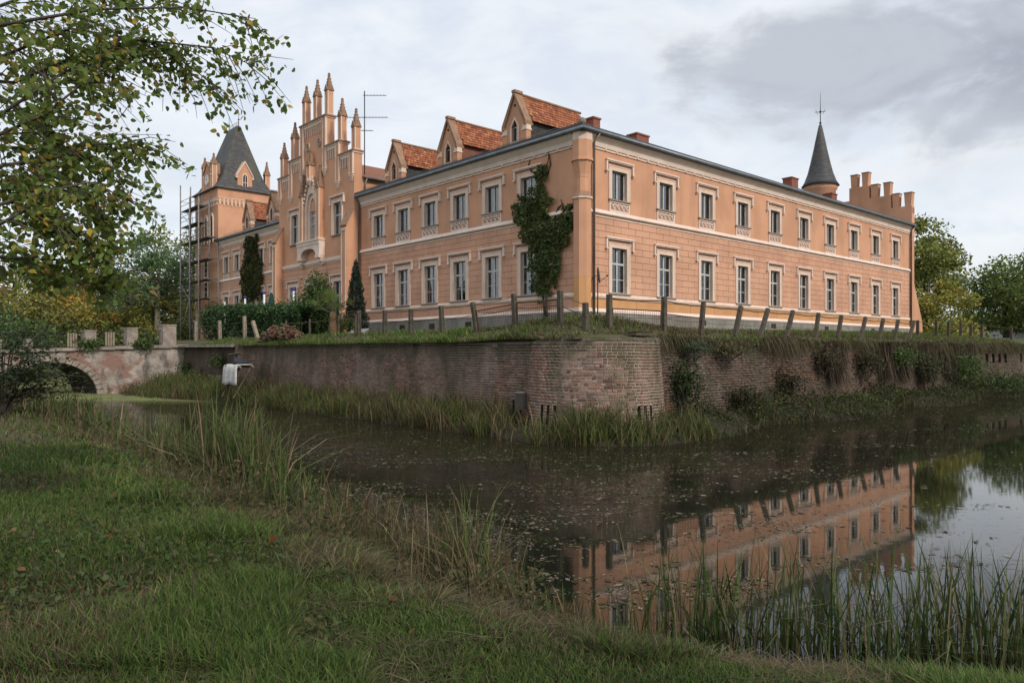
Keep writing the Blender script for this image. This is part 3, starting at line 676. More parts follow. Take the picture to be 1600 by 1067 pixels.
# ---- ashlar blocks of the ground floor
uc = {}
def ucube(mat):
    if mat not in uc: uc[mat] = MB().box(-.5, .5, -.5, .5, -.5, .5, mat).mesh('ashlar_block')
    return uc[mat]
blocks = []
def lay(x0, x1, rows, ops, bl, face):
    for r, (z0, z1, mat) in enumerate(rows):
        x = x0 - (0 if r % 2 else bl / 2)
        while x < x1:
            segs = [(max(x, x0), min(x + bl, x1))]
            for a, b, c, d in ops:
                if c < z1 - .02 and d > z0 + .02:
                    segs = [s for q in segs for s in ((q[0], min(q[1], a)), (max(q[0], b), q[1])) if s[1] - s[0] > .06]
            blocks.extend((face, a + .011, b - .011, z0 + .011, z1 - .011, mat) for a, b in segs if b - a > .06)
            x += bl
fr = .22
rows = [(5.22 + .3255 * i, 5.22 + .3255 * (i + 1), PLB) for i in range(11)]
base = [(4.47, 4.93, PLO)]
lay(.5, RE - .05, rows, [(a - fr, b + fr, c, d + fr) for a, b, c, d in opR], 1.12, 'R'); lay(.5, RE - .05, base, [], 2.3, 'R')
lay(-20.05, -.5, rows, [(a - fr, b + fr, c, d + fr) for a, b, c, d in o1], 1.12, 'L'); lay(-20.05, -.5, [(4.47, 4.93, PLB)], [], 2.0, 'L')
lay(-45.4, -31.55, [(z - .2, q - .2, mt) for z, q, mt in rows], [(a - fr, b + fr, c, d + fr) for a, b, c, d in o2], 4.0, 'L')
def bdist(b):
    c = (b[1] + b[2]) / 2; p = P(c, 0) if b[0] == 'R' else P(0, -c); return math.hypot(*p[:2])
blocks.sort(key=bdist)
for b in blocks[:300]:
    f, x0, x1, z0, z1, mt = b; c = (x0 + x1) / 2
    o = link('ashlar_block', ucube(mt), pal, (c, .0, (z0 + z1) / 2) if f == 'R' else (.0, -c, (z0 + z1) / 2), 0 if f == 'R' else -math.pi / 2, (x1 - x0, .040 + rng.uniform(0, .004), z1 - z0))
m = MB()
for f, x0, x1, z0, z1, mt in blocks[300:]:
    if f == 'R': m.box(x0, x1, -.020, .02, z0, z1, mt)
    else: m.box(-.020, .02, -x1, -x0, z0, z1, mt)
part('ashlar_facing', m)['kind'] = 'stuff'
# ---- corner pier and oriel
m = MB(); oct_ = lambda r, a0=math.pi / 8: [(r * math.cos(a0 + k * math.pi / 4), r * math.sin(a0 + k * math.pi / 4)) for k in range(8)]
def octp(r, z0, z1, mat, c=(.12, .12)): m.prism([(c[0] + x, c[1] + y) for x, y in oct_(r)], z0, z1, mat)
octp(.52, 2.9, 4.28, SOC); octp(.47, 4.28, 4.45, TRW); octp(.44, 4.45, 5.9, PLO); octp(.445, 5.9, 9.5, PL); octp(.50, 9.5, 9.58, TR)
m.lathe([(.48, 9.58), (.32, 9.85)], CAPM, (.12, .12), 8, False, math.pi / 8); octp(.28, 9.85, 10.7, PL)
part('corner_pier', m)
m = MB(); m.lathe([(.29, 10.5), (.31, 10.65), (.48, 11.25), (.54, 11.25), (.54, 11.34), (.49, 11.36), (.49, 12.2)], PL, (.12, .12), 8, False, math.pi / 8)
octp(.495, 12.2, 12.58, TR); part('corner_oriel', m)
# ---- roofs
E_, S_ = -.42, .42
def roof_mesh():
    m = MB()
    z0 = 12.74
    m.add([(E_, E_, z0), (E_, 20.1, z0), (5, 20.1, z0 + 2.27), (5, 7.6, z0 + 2.27)], [(3, 2, 1, 0)], SLATE)
    n = 10
    top = [(5 + 34.3 * i / n, 7.6 - 2.6 * i / n, z0 + 2.27 - 1.0 * i / n) for i in range(n + 1)]; ev = [(E_ + (RE + .15 - E_) * i / n, E_, z0) for i in range(n + 1)]
    m.add(ev + top, [(i, i + 1, n + 2 + i, n + 1 + i) for i in range(n)], SLATE)
    m.add([(5, 20.1, z0 + 2.27), (5, 7.6, z0 + 2.27), (12, 12, z0 + 2.27), (12, 20.1, z0 + 2.27)], [(0, 3, 2, 1)], SLATE)
    m.add(top + [(x, 14, z - .6) for x, y, z in top], [(i, i + 1, n + 2 + i, n + 1 + i) for i in range(n)], SLATE)
    return m
part('roof', roof_mesh())
m = MB(); m.box(E_ - .02, E_ + .18, E_, 20.05, 12.70, 12.90, SLATE); m.box(E_ + .18, RE + .15, E_ - .02, E_ + .18, 12.70, 12.80, SLATE); part('eaves_edge', m)
m = MB(); m.add([(E_, 31.55, 12.6), (E_, 45.4, 12.6), (5, 45.4, 14.87), (5, 31.55, 14.87)], [(3, 2, 1, 0)], SLATE); m.box(E_ - .02, E_ + .18, 31.55, 45.35, 12.56, 12.66, SLATE); part('wing_roof', m)
m = MB(); m.lathe([(.02, 13.30), (.14, 13.24), (.18, 13.12), (.12, 12.98), (.2, 12.9), (.2, 12.8)], SOC, (.05, .05), 10); part('corner_finial', m)
# snow guards: low wire grids above the eaves
def guard(p0, p1, n, h=.24):
    m = MB(); p0, p1 = Vector(p0), Vector(p1)
    for q in (0.04, h): m.tube([p0 + Vector((0, 0, q)), p1 + Vector((0, 0, q))], .010, STEEL, 4)
    for i in range(n + 1):
        p = p0.lerp(p1, i / n); m.tube([p, p + Vector((0, 0, h))], .012 if i % 10 == 0 else .006, STEEL, 3)
    part('snow_guard', m)
guard((.5, .5, 13.0), (RE, .4, 12.92), 300); guard((.15, 1.2, 12.98), (.15, 19.8, 12.98), 130)
guard((.15, 32.6, 12.84), (.15, 44.5, 12.84), 80)
for u, v, ww, dd, h in ((4.7, 3.6, .55, .6, 14.95), (8.6, 3.6, 1.1, .7, 14.8), (26., 3.4, .95, .7, 15.0), (32.3, 3.4, .9, .7, 14.75)):
    m = MB(); m.box(u - ww / 2, u + ww / 2, v - dd / 2, v + dd / 2, 12.9, h, BRCH); m.box(u - ww / 2 - .05, u + ww / 2 + .05, v - dd / 2 - .05, v + dd / 2 + .05, h, h + .09, BRCH)
    m.box(u - ww / 2 + .1, u + ww / 2 - .1, v - dd / 2 + .1, v + dd / 2 - .1, h + .09, h + .13, DARKREC); part('chimney', m)
# ---- dormers
def dormer(vc, zb, zt, hw, uend, cheek=SLATE):
    """gabled dormer over the left front; front plane at u=.25"""
    zs = zt - 1.55; F = .25
    m = MB(); prof = [(vc - hw, zb), (vc - hw, zs), (vc, zt - .12), (vc + hw, zs), (vc + hw, zb)]
    wl, wr, wb, ws, wt_ = vc - .24, vc + .24, zb + .28, zb + 1.05, zb + 1.42
    # front with pointed window opening: left, right, below, above
    X0, X1 = F, F + .3
    m.prism([(vc - hw, zb), (wl, zb), (wl, ws), (vc, wt_), (vc, zt - .12), (vc - hw, zs)][::-1], X0, X1, PL, 'x')
    m.prism([(wr, zb), (vc + hw, zb), (vc + hw, zs), (vc, zt - .12), (vc, wt_), (wr, ws)][::-1], X0, X1, PL, 'x')
    m.box(X0, X1, wl, wr, zb, wb, PL)
    d = m.build('dormer', pal)
    c = MB()
    for s in (-1, 1):
        a = vc + s * (hw + .10); q = [(vc, zt - .12), (vc, zt + .12), (a, zs - .02), (a - s * .0, zs - .22), (a - s * .16, zs - .22), (a - s * .16, zs - .06)]
        q = q if s < 0 else q[::-1]
        c.prism(q, F - .12, F + .42, CAPM, 'x')
    c.box(F - .13, F + .43, vc - .13, vc + .13, zt + .02, zt + .16, CAPM)
    c.build('gable_coping', d)
    c = MB()
    for s in (-1, 1):
        a = vc + s * hw; y0, y1 = sorted((a - s * .2, a + s * .1)); c.box(F - .06, F + .26, y0, y1, zb, zs - .5, PL); c.box(F - .10, F + .30, y0 - .03, y1 + .03, zs - .5, zs - .42, TR); c.box(F - .06, F + .28, y0, y1, zs - .42, zs - .2, TR); c.build('corner_pilaster', d); c = MB()
    c = MB(); q = []
    ring = lambda g: [(wl - g, wb - g), (wl - g, ws), (vc, wt_ + g * 1.6), (wr + g, ws), (wr + g, wb - g)]
    A, B = ring(.09), ring(0)
    for i in range(5):
        j = (i + 1) % 5; q = [(F - .05, *A[i]), (F - .05, *A[j]), (F - .05, *B[j]), (F - .05, *B[i])]; qb = [(F + .2, y, z) for _, y, z in q]
        c.add(q + qb, [(0, 1, 2, 3), (3, 2, 6, 7), (0, 4, 5, 1)], TR)
    c.build('window_surround', d)
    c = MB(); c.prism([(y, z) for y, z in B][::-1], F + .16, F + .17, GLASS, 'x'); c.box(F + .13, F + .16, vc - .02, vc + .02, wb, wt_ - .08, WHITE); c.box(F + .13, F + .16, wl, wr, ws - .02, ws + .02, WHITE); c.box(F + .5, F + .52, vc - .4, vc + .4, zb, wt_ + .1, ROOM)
    c.build('dormer_window', d)
    c = MB(); c.prism([(vc + .07 * math.cos(k * math.pi / 5), zt - .62 + .07 * math.sin(k * math.pi / 5)) for k in range(10)][::-1], F - .03, F + .01, DARKREC, 'x'); c.build('oculus', d)
    c = MB()
    for s in (-1, 1):
        a = vc + s * (hw - .02)
        zr = lambda u: 12.74 + .42 * (u + .42) - .05
        c.add([(F + .3, a, zr(F + .3)), (uend, a, zr(uend)), (uend, a, zs - .04), (F + .3, a, zs - .04)], [(0, 1, 2, 3)] if s < 0 else [(3, 2, 1, 0)], cheek)
    c.build('cheek', d)
    # clay tiles, overlapping courses on both slopes
    T = []; C = []; n = 0
    rows_ = 9; sl = math.hypot(hw + .16, 1.55 + .1)
    for s in (-1, 1):
        for r in range(rows_):
            for k in range(int((uend + 1.4 - F - .3) / .21)):
                u0 = F + .34 + k * .21 + (.1 if r % 2 else 0)
                t0, t1 = r / rows_, min(1, (r + 1.25) / rows_)
                a0, a1 = vc + s * (hw + .2) * (1 - t0), vc + s * (hw + .2) * (1 - t1)
                z0, z1 = zs - .06 + (zt - .02 - zs + .06) * t0, zs - .06 + (zt - .02 - zs + .06) * t1
                j = rng.uniform(0, .015); L = .045 + j
                y0 = [(u0, a0, z0 + L), (u0 + .2, a0, z0 + L + rng.uniform(-.008, .008)), (u0 + .2, a1, z1 + .012), (u0, a1, z1 + .012)]
                y0 += [(u0, a0, z0 + L - .03), (u0 + .2, a0, z0 + L - .03), (u0 + .2, a1, z1 - .02), (u0, a1, z1 - .02)]
                T += y0; col = np.array([(.40, .13, .06), (.46, .17, .08), (.34, .11, .06), (.50, .22, .11), (.25, .10, .06)][int(rng.choice(5, p=[.3, .3, .2, .12, .08]))]) * rng.uniform(.8, 1.2)
                C += [col] * 8
    T = np.array(T); n = len(T) // 8; Fq = np.array([(0, 1, 2, 3), (7, 6, 5, 4), (0, 4, 5, 1), (1, 5, 6, 2), (2, 6, 7, 3), (3, 7, 4, 0)])
    o = npmesh('roof_tiles', T, (np.arange(n)[:, None, None] * 8 + Fq[None]).reshape(-1, 4), TILEM, np.array(C), d); o['kind'] = 'stuff'
    c = MB(); c.tube([(F + .3, vc, zt + .03), (uend + 1.6, vc, zt + .03)], .07, CAPM, 6); c.build('ridge', d)
    return d
WOODCH = pm('cheek_boards', (.07, .065, .06), (.045, .042, .04), 6, .9, None, 0, (1, 1, 1), .3)
REDCH = pm('cheek_render', (.24, .10, .07), (.19, .085, .06), 3, .9)
dormer(4.95, 12.95, 15.72, .82, 3.6, WOODCH); dormer(10.65, 12.95, 15.72, .82, 3.6, REDCH); dormer(16.3, 12.95, 15.6, .82, 3.4, WOODCH)
dormer(34.4, 12.75, 15.35, .78, 3.4, SLATE); dormer(39.35, 12.75, 15.35, .78, 3.4, SLATE)
# ------------------------------------------------------------------ stepped gable block
GA = 25.75; G0, G1 = 20.05, 31.45
def pinnacle(parent, v, d, z0, zs, zt, wd, name='pinnacle'):
    """square shaft with gablets and a crocketed spirelet, centred on (v,d)"""
    h = wd / 2; x = -d; m = MB()
    m.box(x - h, x + h, v - h, v + h, z0, zs, PL)
    e = .05
    for sx in (-1, 1):
        for sy in (-1, 1):
            ax, bx = sorted((x + sx * (h - e), x + sx * (h + .02))); ay, by = sorted((v + sy * (h - e), v + sy * (h + .02))); m.box(ax, bx, ay, by, z0 + .02, zs, TR)
    m.box(x - h - .04, x + h + .04, v - h - .04, v + h + .04, z0, z0 + .09, TR)
    o = m.build(name, parent)
    c = MB(); g = h + .05; zg = zs + wd * .85
    for s in (-1, 1):
        c.prism([(v - g, zs - .05), (v + g, zs - .05), (v + .02, zg), (v - .02, zg)][::-1 if s > 0 else 1], *sorted((x + s * (g - .06), x + s * (g + .02))), CAPM, 'x')
        c.prism([(x - g, zs - .05), (x + g, zs - .05), (x + .02, zg), (x - .02, zg)], *sorted((v + s * (g - .06), v + s * (g + .02))), CAPM, 'y')
    c.lathe([(g * 1.3, zs), (g * .92, zs + (zt - zs) * .22), (.06, zt - .12)], CAPM, (x, v), 4, False, math.pi / 4)
    n = 5
    for k in range(4):
        for i in range(n):
            t = (i + .6) / n; r = g * 1.12 * (1 - t) + .06 * t; z = zs + (zt - .12 - zs) * t; a = math.pi / 4 + k * math.pi / 2
            cx, cy = x + r * math.cos(a), v + r * math.sin(a); q = .028; c.box(cx - q, cx + q, cy - q, cy + q, z - q, z + q * 1.4, CAPM)
    c.lathe([(.03, zt - .14), (.10, zt - .10), (.11, zt - .04), (.05, zt), (.01, zt + .06)], CAPM, (x, v), 6, False)
    c.build('spirelet', o); return o
m = MB()
nz = (GA - .72, GA + .72)
og = [(-v - ww / 2, -v + ww / 2, z, z + h) for v, z, h, ww in GW] + [(-nz[1], -nz[0], 10.5, 12.5)]
Gm = lambda x, z, inn: (-GD + inn, -x, z)
sheet(m, -G1, -G0, 8.9, 15.7, og, Gm, PL, .5, None, ROOM, TR)
sheet(m, -G1, -G0, 3.2, 8.9, [(-v - .575, -v + .575, 4.75, 7.25) for v in (22.2, 25.9, 29.0)], Gm, PLG, .5, None, ROOM, TR)
T_ = .15
m.add([(-GD, G0, 3.2), (9, G0, 3.2), (9, G0, 14.1), (T_, G0, 14.1), (T_, G0, 15.7), (-GD, G0, 15.7)], [(0, 1, 2, 3, 4, 5)], PL)
m.add([(-GD, G1, 3.2), (9, G1, 3.2), (9, G1, 14.1), (T_, G1, 14.1), (T_, G1, 15.7), (-GD, G1, 15.7)], [(5, 4, 3, 2, 1, 0)], PL)
m.box(T_ - .02, T_, G0 + .01, G1 - .01, 12, 15.69, PL)
STEPS = [(G0, GA - 3.85, 15.7), (GA - 3.85, GA - 1.95, 16.7), (GA - 1.95, GA + 1.95, 18.9), (GA + 1.95, GA + 3.85, 16.7), (GA + 3.85, G1, 15.7)]
for a, b, z in STEPS:
    if z > 15.7: m.box(-GD, T_, a, b, 15.7, z, PL)
gab = part('gable', m)
bb = []
for z in np.arange(5.2, 8.7, .3255):
    segs = [(G0 + .7, G1 - .7)]
    if z < 7.5:
        for v in (22.2, 25.9, 29.0): segs = [s for q in segs for s in ((q[0], min(q[1], v - .8)), (max(q[0], v + .8), q[1])) if s[1] - s[0] > .1]
    for a, b in segs: bb.append((a, b, z + .011, z + .3145))
m = MB()
for a, b, z0, z1 in bb: m.box(-GD - .028, -GD + .02, a, b, z0, z1, PLB)
o = m.build('ashlar_facing', gab); o['kind'] = 'stuff'
for a, b, z in STEPS:
    m = MB(); lo = .14 if z > 15.8 else .10
    m.box(-GD - .16, T_ + .12, a - lo, b + lo, z, z + .11, CAPM); m.box(-GD - .10, T_ + .08, a - .06, b + .06, z - .10, z, TR); m.build('step_coping', gab)
    m = MB(); ins = .42; a2, b2 = a + (ins if a < GA else .08), b - (ins if b > GA else .08)
    if z > 18: a2, b2 = a + .48, b - .48
    m.box(-GD - .05, -GD + .02, a2, b2, z - .30, z - .10, TR); m.box(-GD - .012, -GD + .02, a2, b2, z - .92, z - .30, PLG)
    n = max(3, int((b2 - a2) / .27))
    for i in range(n + 1):
        y = a2 + (b2 - a2) * i / n; m.box(-GD - .06, -GD + .02, y - .035, y + .035, z - .95, z - .30, TR)
    m.build('slot_frieze', gab)
# pier strips with corbels, each carrying a pinnacle
for dv, zb, zc, ztip in ((-5.45, 13.9, 15.82, 18.6), (-3.6, 13.7, 16.82, 19.75), (-1.72, 14.9, 19.02, 22.0), (0, 0, 19.02, 22.0), (1.72, 14.9, 19.02, 22.0), (3.6, 13.7, 16.82, 19.75), (5.45, 13.9, 15.82, 18.6)):
    v = GA + dv
    if zb:
        m = MB(); top = zc - .13
        m.box(-GD - .10, -GD + .02, v - .23, v + .23, zb + .35, top, PL); m.box(-GD - .13, -GD + .02, v - .25, v - .17, zb + .35, top, TR); m.box(-GD - .13, -GD + .02, v + .17, v + .25, zb + .35, top, TR)
        m.box(-GD - .17, -GD + .02, v - .29, v + .29, zb + .27, zb + .35, TR)
        for k in range(3): q = .24 - .07 * k; m.box(-GD - .14 + .035 * k, -GD + .02, v - q, v + q, zb + .27 - .14 * (k + 1), zb + .27 - .14 * k, TR)
        m.build('corbelled_pier', gab)
    pinnacle(gab, v, .15, zc, ztip - 1.2, ztip, .42)
for dv in (.86, -.86):
    m = MB(); n = 14; c = GA + dv; z = 17.25
    for r0, r1, d0, mt in ((0.20, .31, .08, TR), (0, .20, .02, DARKREC)):
        for k in range(n):
            a, b = 2 * math.pi * k / n, 2 * math.pi * (k + 1) / n
            q = [(-GD - d0, c + r * math.cos(t), z + r * math.sin(t)) for r, t in ((r0, a), (r1, a), (r1, b), (r0, b))]; m.add(q + [(-GD, y, zz_) for _, y, zz_ in q], [(0, 1, 2, 3), (3, 2, 1, 0), (1, 5, 6, 2), (0, 3, 7, 4)], mt)
    for k in range(3): m.box(-GD - .07, -GD, c - .16, c + .16, z - .12 + .1 * k, z - .09 + .1 * k, TR)
    m.build('medallion', gab)
# big traceried window in a moulded pointed recess
def ogive(w, zs, zt, n=8):
    """pointed arch outline from left springing over the apex to the right springing: (dv,z)"""
    pts = []
    for i in range(n + 1):
        t = i / n; pts.append((-w * math.cos(t * math.pi / 2) ** .8, zs + (zt - zs) * math.sin(t * math.pi / 2)))
    return pts + [(-a, z) for a, z in pts[-2::-1]]
def archring(mb, vc, w0, w1, zb, zs, zt0, zt1, d0, d1, mat):
    A = [(-w0, zb)] + ogive(w0, zs, zt0) + [(w0, zb)]; B = [(-w1, zb)] + ogive(w1, zs, zt1) + [(w1, zb)]
    for i in range(len(A) - 1):
        q = [(-d1, vc + a, z) for a, z in (A[i], A[i + 1], B[i + 1], B[i])]; p = [(-d0, y, z) for _, y, z in q]
        mb.add(q + p, [(0, 1, 2, 3), (3, 2, 6, 7), (1, 0, 4, 5), (0, 3, 7, 4), (2, 1, 5, 6), (7, 6, 5, 4)], mat)
m = MB(); archring(m, GA, .72, 1.0, 10.42, 12.3, 13.75, 14.3, GD - .05, GD + .22, TR); archring(m, GA, .50, .72, 10.42, 12.25, 13.4, 13.75, GD - .25, GD + .08, TRW)
tw_ = m.build('tracery_window', gab)
m = MB(); A = [(-.5, 10.45)] + ogive(.5, 12.25, 13.4) + [(.5, 10.45)]
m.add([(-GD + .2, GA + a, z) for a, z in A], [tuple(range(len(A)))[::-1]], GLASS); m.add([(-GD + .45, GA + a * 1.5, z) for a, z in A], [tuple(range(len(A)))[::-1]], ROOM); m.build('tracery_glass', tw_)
m = MB(); 
for y in (-.16, .16): m.box(-GD + .1, -GD + .19, GA + y - .03, GA + y + .03, 10.45, 12.5, WHITE)
for z in (11.6, 12.2): m.box(-GD + .1, -GD + .185, GA - .5, GA + .5, z - .03, z + .03, WHITE)
for y in (-.33, 0, .33): archring(m, GA + y, .12, .16, 12.2, 12.25, 12.55, 12.62, GD - .19, GD - .1, WHITE)
m.lathe([(.01, 0), (.2, 0)], WHITE, (0, 0), 4) if False else None
archring(m, GA, .13, .18, 12.62, 12.72, 13.0, 13.08, GD - .19, GD - .1, WHITE)
m.build('tracery_bars', tw_)
m = MB()                     # crocketed hood gable above the window
for s in (-1, 1):
    for i in range(8):
        t = i / 8; y = GA + s * (1.05 * (1 - t)); z = 13.1 + 2.2 * t + .0; m.box(-GD - .34, -GD - .18, y - .07, y + .07, z, z + .2, TR)
    m.add([(-GD - .25, GA + s * 1.1, 13.0), (-GD - .25, GA, 15.4), (-GD - .25, GA, 15.2), (-GD - .25, GA + s * .92, 13.0), (-GD, GA + s * 1.1, 13.0), (-GD, GA, 15.4), (-GD, GA, 15.2), (-GD, GA + s * .92, 13.0)], [(0, 1, 2, 3), (3, 2, 1, 0), (0, 4, 5, 1), (1, 5, 4, 0), (2, 6, 7, 3), (3, 7, 6, 2)], TR)
m.build('window_gablet', gab)
pinnacle(gab, GA, GD + .22, 14.75, 15.75, 16.8, .42); m = MB(); m.lathe([(.05, 14.1), (.22, 14.45), (.32, 14.6), (.32, 14.75)], TR, (-GD - .22, GA), 8, False); m.build('corbel', gab)
for s, zt in ((-1, 15.6), (1, 15.3)):
    pinnacle(gab, GA + s * 1.28, GD + .16, 10.36, zt - 1.6, zt, .44, 'window_buttress')
m = MB()                     # balcony below the traceried window
m.box(-GD - .55, -GD, GA - 1.75, GA + 1.75, 10.22, 10.36, TR); m.box(-GD - .5, -GD, GA - 1.7, GA + 1.7, 10.0, 10.22, TRW)
A0 = [(a, z) for a, z in ogive(1.15, 9.2, 9.75, 6)]
for i in range(len(A0) - 1):
    (a, z), (b, zq) = A0[i], A0[i + 1]; q = [(-GD - .46, GA + a, z), (-GD - .46, GA + b, zq), (-GD - .46, GA + b, 10.0), (-GD - .46, GA + a, 10.0)]
    p = [(-GD, y, zz_) for _, y, zz_ in q]; m.add(q + p, [(3, 2, 1, 0), (0, 1, 5, 4)], TRW)
for s in (-1, 1):
    for k, (z0, z1, d, wv) in enumerate(((9.2, 10.0, .46, .55), (9.0, 9.2, .5, .6), (8.75, 9.0, .34, .45), (8.55, 8.75, .2, .3))):
        y0, y1 = sorted((GA + s * 1.7, GA + s * (1.7 - wv))); m.box(-GD - d, -GD, y0, y1, z0, z1, TRW if k % 2 == 0 else TR)
m.build('balcony', gab)
m = MB(); m.box(-GD - .12, -GD, G0 + .75, G1 - .75, 8.72, 8.93, TRW); m.box(-GD - .07, -GD, G0 + .75, G1 - .75, 8.62, 8.72, TR); m.build('string_course', gab)
for v0_, v1_ in ((G0, G0 + .72), (G1 - .72, G1)):          # stepped buttresses at both corners
    m = MB(); m.prism([(-1.15, 3.2), (-GD + .02, 3.2), (-GD + .02, 11.9), (-1.02, 10.75), (-1.02, 5.2), (-1.15, 5.0)], v0_ + .003, v1_ - .003, PL, 'y')
    m.prism([(-1.14, 10.68), (-GD, 11.86), (-GD, 11.96), (-1.14, 10.78)], v0_ - .06, v1_ + .06, CAPM, 'y')
    m.box(-1.06, -1.0, v0_ + .04, v0_ + .14, 5.3, 10.55, TR); m.box(-1.06, -1.0, v1_ - .14, v1_ - .04, 5.3, 10.55, TR); m.box(-1.07, -1.0, v0_ + .04, v1_ - .04, 10.4, 10.6, TR)
    m.build('buttress', gab)
m = MB()
for a, b, s in ((G0 - .25, 25.75, 1), (G1 + .25, 25.75, -1)):
    q = [(.15, a, 14.02), (9, a, 14.02), (9, b, 16.5), (.15, b, 16.5)]; m.add(q, [(0, 1, 2, 3) if s > 0 else (3, 2, 1, 0)], REDT if False else TILEM, (.27, .11, .065))
m.build('gable_block_roof', pal)
m = MB(); m.tube([(.2, G0 - .3, 14.0), (9, G0 - .3, 14.0)], .085, PIPE, 8); m.tube([(.35, G0 - .3, 13.95), (.3, G0 - .12, 13.5), (.3, G0 - .12, 12.9)], .055, PIPE, 8); m.build('gutter', pal)
guard((.4, G0 - .1, 14.1), (8.5, G0 - .1, 14.1), 50)
# ------------------------------------------------------------------ tower over the far end
TV0, TV1, TU1 = 45.42, 51.45, 5.25; TZ_ = 17.55
m = MB(); m.box(0, TU1, TV0, TV1, 2.6, TZ_ - .5, PL); m.box(-.06, TU1 + .06, TV0 - .06, TV1 + .06, TZ_ - .5 - .42, TZ_, PL)
tow = part('tower', m)
m = MB()
for i in range(14):
    u = .15 + i * .365
    m.box(u - .055, u + .055, TV0 - .075, TV0, 15.95, 16.62, TR); m.prism([(u - .18, 16.3), (u - .06, 16.05), (u + .06, 16.05), (u + .18, 16.3), (u + .18, 16.62), (u - .18, 16.62)], TV0 - .07, TV0 - .001, PL, 'y')
    m.prism([(u + .09, 16.05), (u + .28, 16.05), (u + .28, 16.28), (u + .185, 16.45), (u + .09, 16.28)], TV0 - .012, TV0 - .001, PLG, 'y')
    v = TV0 + .2 + i * .42; m.box(-.075, 0, v - .06, v + .06, 15.95, 16.62, TR); m.box(-.09, 0, v - .19, v + .19, 16.35, 16.62, TR)
m.box(-.10, TU1, TV0 - .10, TV0 - .058, 16.6, 16.66, TR); m.box(-.10, -.058, TV0 - .1, TV1, 16.6, 16.66, TR)
o = m.build('arcade_frieze', tow); o['kind'] = 'stuff'
for v in (46.95, 48.4, 49.85):
    m = MB(); archring(m, v, .26, .42, 12.6, 14.6, 15.1, 15.4, -.02, .09, TR); A = [(-.26, 12.6)] + ogive(.26, 14.6, 15.1) + [(.26, 12.6)]
    m.add([(-.02, v + a, z) for a, z in A], [tuple(range(len(A)))[::-1]], DARKREC); m.build('lancet_window', tow)
for z in (7.4, 9.4, 4.6):
    m = MB(); m.box(-.06, 0, 47.9, 48.9, z, z + 1.7, TR); m.box(-.07, -.055, 48.08, 48.72, z + .12, z + 1.58, DARKREC); m.build('tower_window', tow)
cu, cv = TU1 / 2, (TV0 + TV1) / 2
ring = [(TZ_ - .02, 2.98, 3.32), (TZ_ + .5, 2.42, 2.78), (TZ_ + 1.3, 1.98, 2.42), (TZ_ + 2.7, 1.50, 2.06), (TZ_ + 4.6, .86, 1.62), (TZ_ + 6.55, .16, 1.22)]
m = MB(); vs = []
for z, hu, hv in ring: vs += [(cu - hu, cv - hv, z), (cu + hu, cv - hv, z), (cu + hu, cv + hv, z), (cu - hu, cv + hv, z)]
m.add(vs, [(i * 4 + k, i * 4 + (k + 1) % 4, i * 4 + 4 + (k + 1) % 4, i * 4 + 4 + k) for i in range(5) for k in range(4)] + [(20, 21, 22, 23), (3, 2, 1, 0)], SLATEC)
trf = m.build('tower_roof', tow)
m = MB(); zt = ring[-1][0]
for s in (-1, 1):
    y = cv + s * 1.2; m.tube([(cu, y, zt - .1), (cu, y, zt + 1.5)], [.04, .015], IRON, 5); m.lathe([(.02, zt + .55), (.11, zt + .62), (.02, zt + .7)], IRON, (cu, y), 8)
for z in (.15, .45): m.tube([(cu, cv - 1.2, zt + z), (cu, cv + 1.2, zt + z)], .012, IRON, 4)
for i in range(13): y = cv - 1.2 + .2 * i; m.tube([(cu, y, zt), (cu, y, zt + .5)], .010, IRON, 4)
m.build('roof_crest', tow)
def lucarne(axis, c, f, z0, zs, zt, hw, clock=False):
    """small gabled roof window; axis 'R' faces the right front, 'L' the left front"""
    mp = (lambda a, d, z: (a, f - d, z)) if axis == 'R' else (lambda a, d, z: (f - d, a, z))
    m = MB()
    def pr(poly, d0, d1, mat):
        n = len(poly); q = [mp(a, d1, z) for a, z in poly] + [mp(a, d0, z) for a, z in poly]
        fs = [tuple(range(n)), tuple(range(2 * n - 1, n - 1, -1))] + [(i, n + i, n + (i + 1) % n, (i + 1) % n) for i in range(n)]
        m.add(q, fs, mat)
    pr([(c - hw, z0), (c + hw, z0), (c + hw, zs), (c, zt), (c - hw, zs)], -1.3, 0, PL)
    for s in (-1, 1): pr([(c + s * (hw + .12), zs - .12), (c, zt + .02), (c, zt + .2), (c + s * (hw + .12), zs + .06)], -1.3, .08, TR if axis == 'R' else CAPM); pr([(c + s * hw * .98, zs - .25), (c + s * (hw + .14), zs - .25), (c + s * (hw + .14), zs - .05), (c + s * hw * .98, zs - .05)], -.3, .07, TR)
    if clock:
        pr([(c + .52 * math.cos(k * math.pi / 8), zs - .55 + .52 * math.sin(k * math.pi / 8)) for k in range(16)], 0, .05, TR); pr([(c + .44 * math.cos(k * math.pi / 8), zs - .55 + .44 * math.sin(k * math.pi / 8)) for k in range(16)], .05, .07, WHITE)
        pr([(c - .02, zs - .55), (c + .02, zs - .55), (c + .02, zs - .2), (c - .02, zs - .2)], .07, .085, IRON); pr([(c, zs - .57), (c + .25, zs - .47), (c + .25, zs - .44), (c, zs - .53)], .07, .085, IRON)
    else:
        A = lambda w_, a, b: [(c - w_, a), (c + w_, a)] + [(c - x, z) for x, z in ogive(w_, b - .35, b, 5)]
        pr(A(.27, z0 + .2, zs + .25), 0, .05, TR); pr(A(.19, z0 + .27, zs + .15), .05, .06, DARKREC); pr([(c - .02, z0 + .27), (c + .02, z0 + .27), (c + .02, zs + .1), (c - .02, zs + .1)], .06, .08, WHITE); pr([(c - .19, z0 + .75), (c + .19, z0 + .75), (c + .19, z0 + .79), (c - .19, z0 + .79)], .06, .078, WHITE)
    return m.build('lucarne', tow)
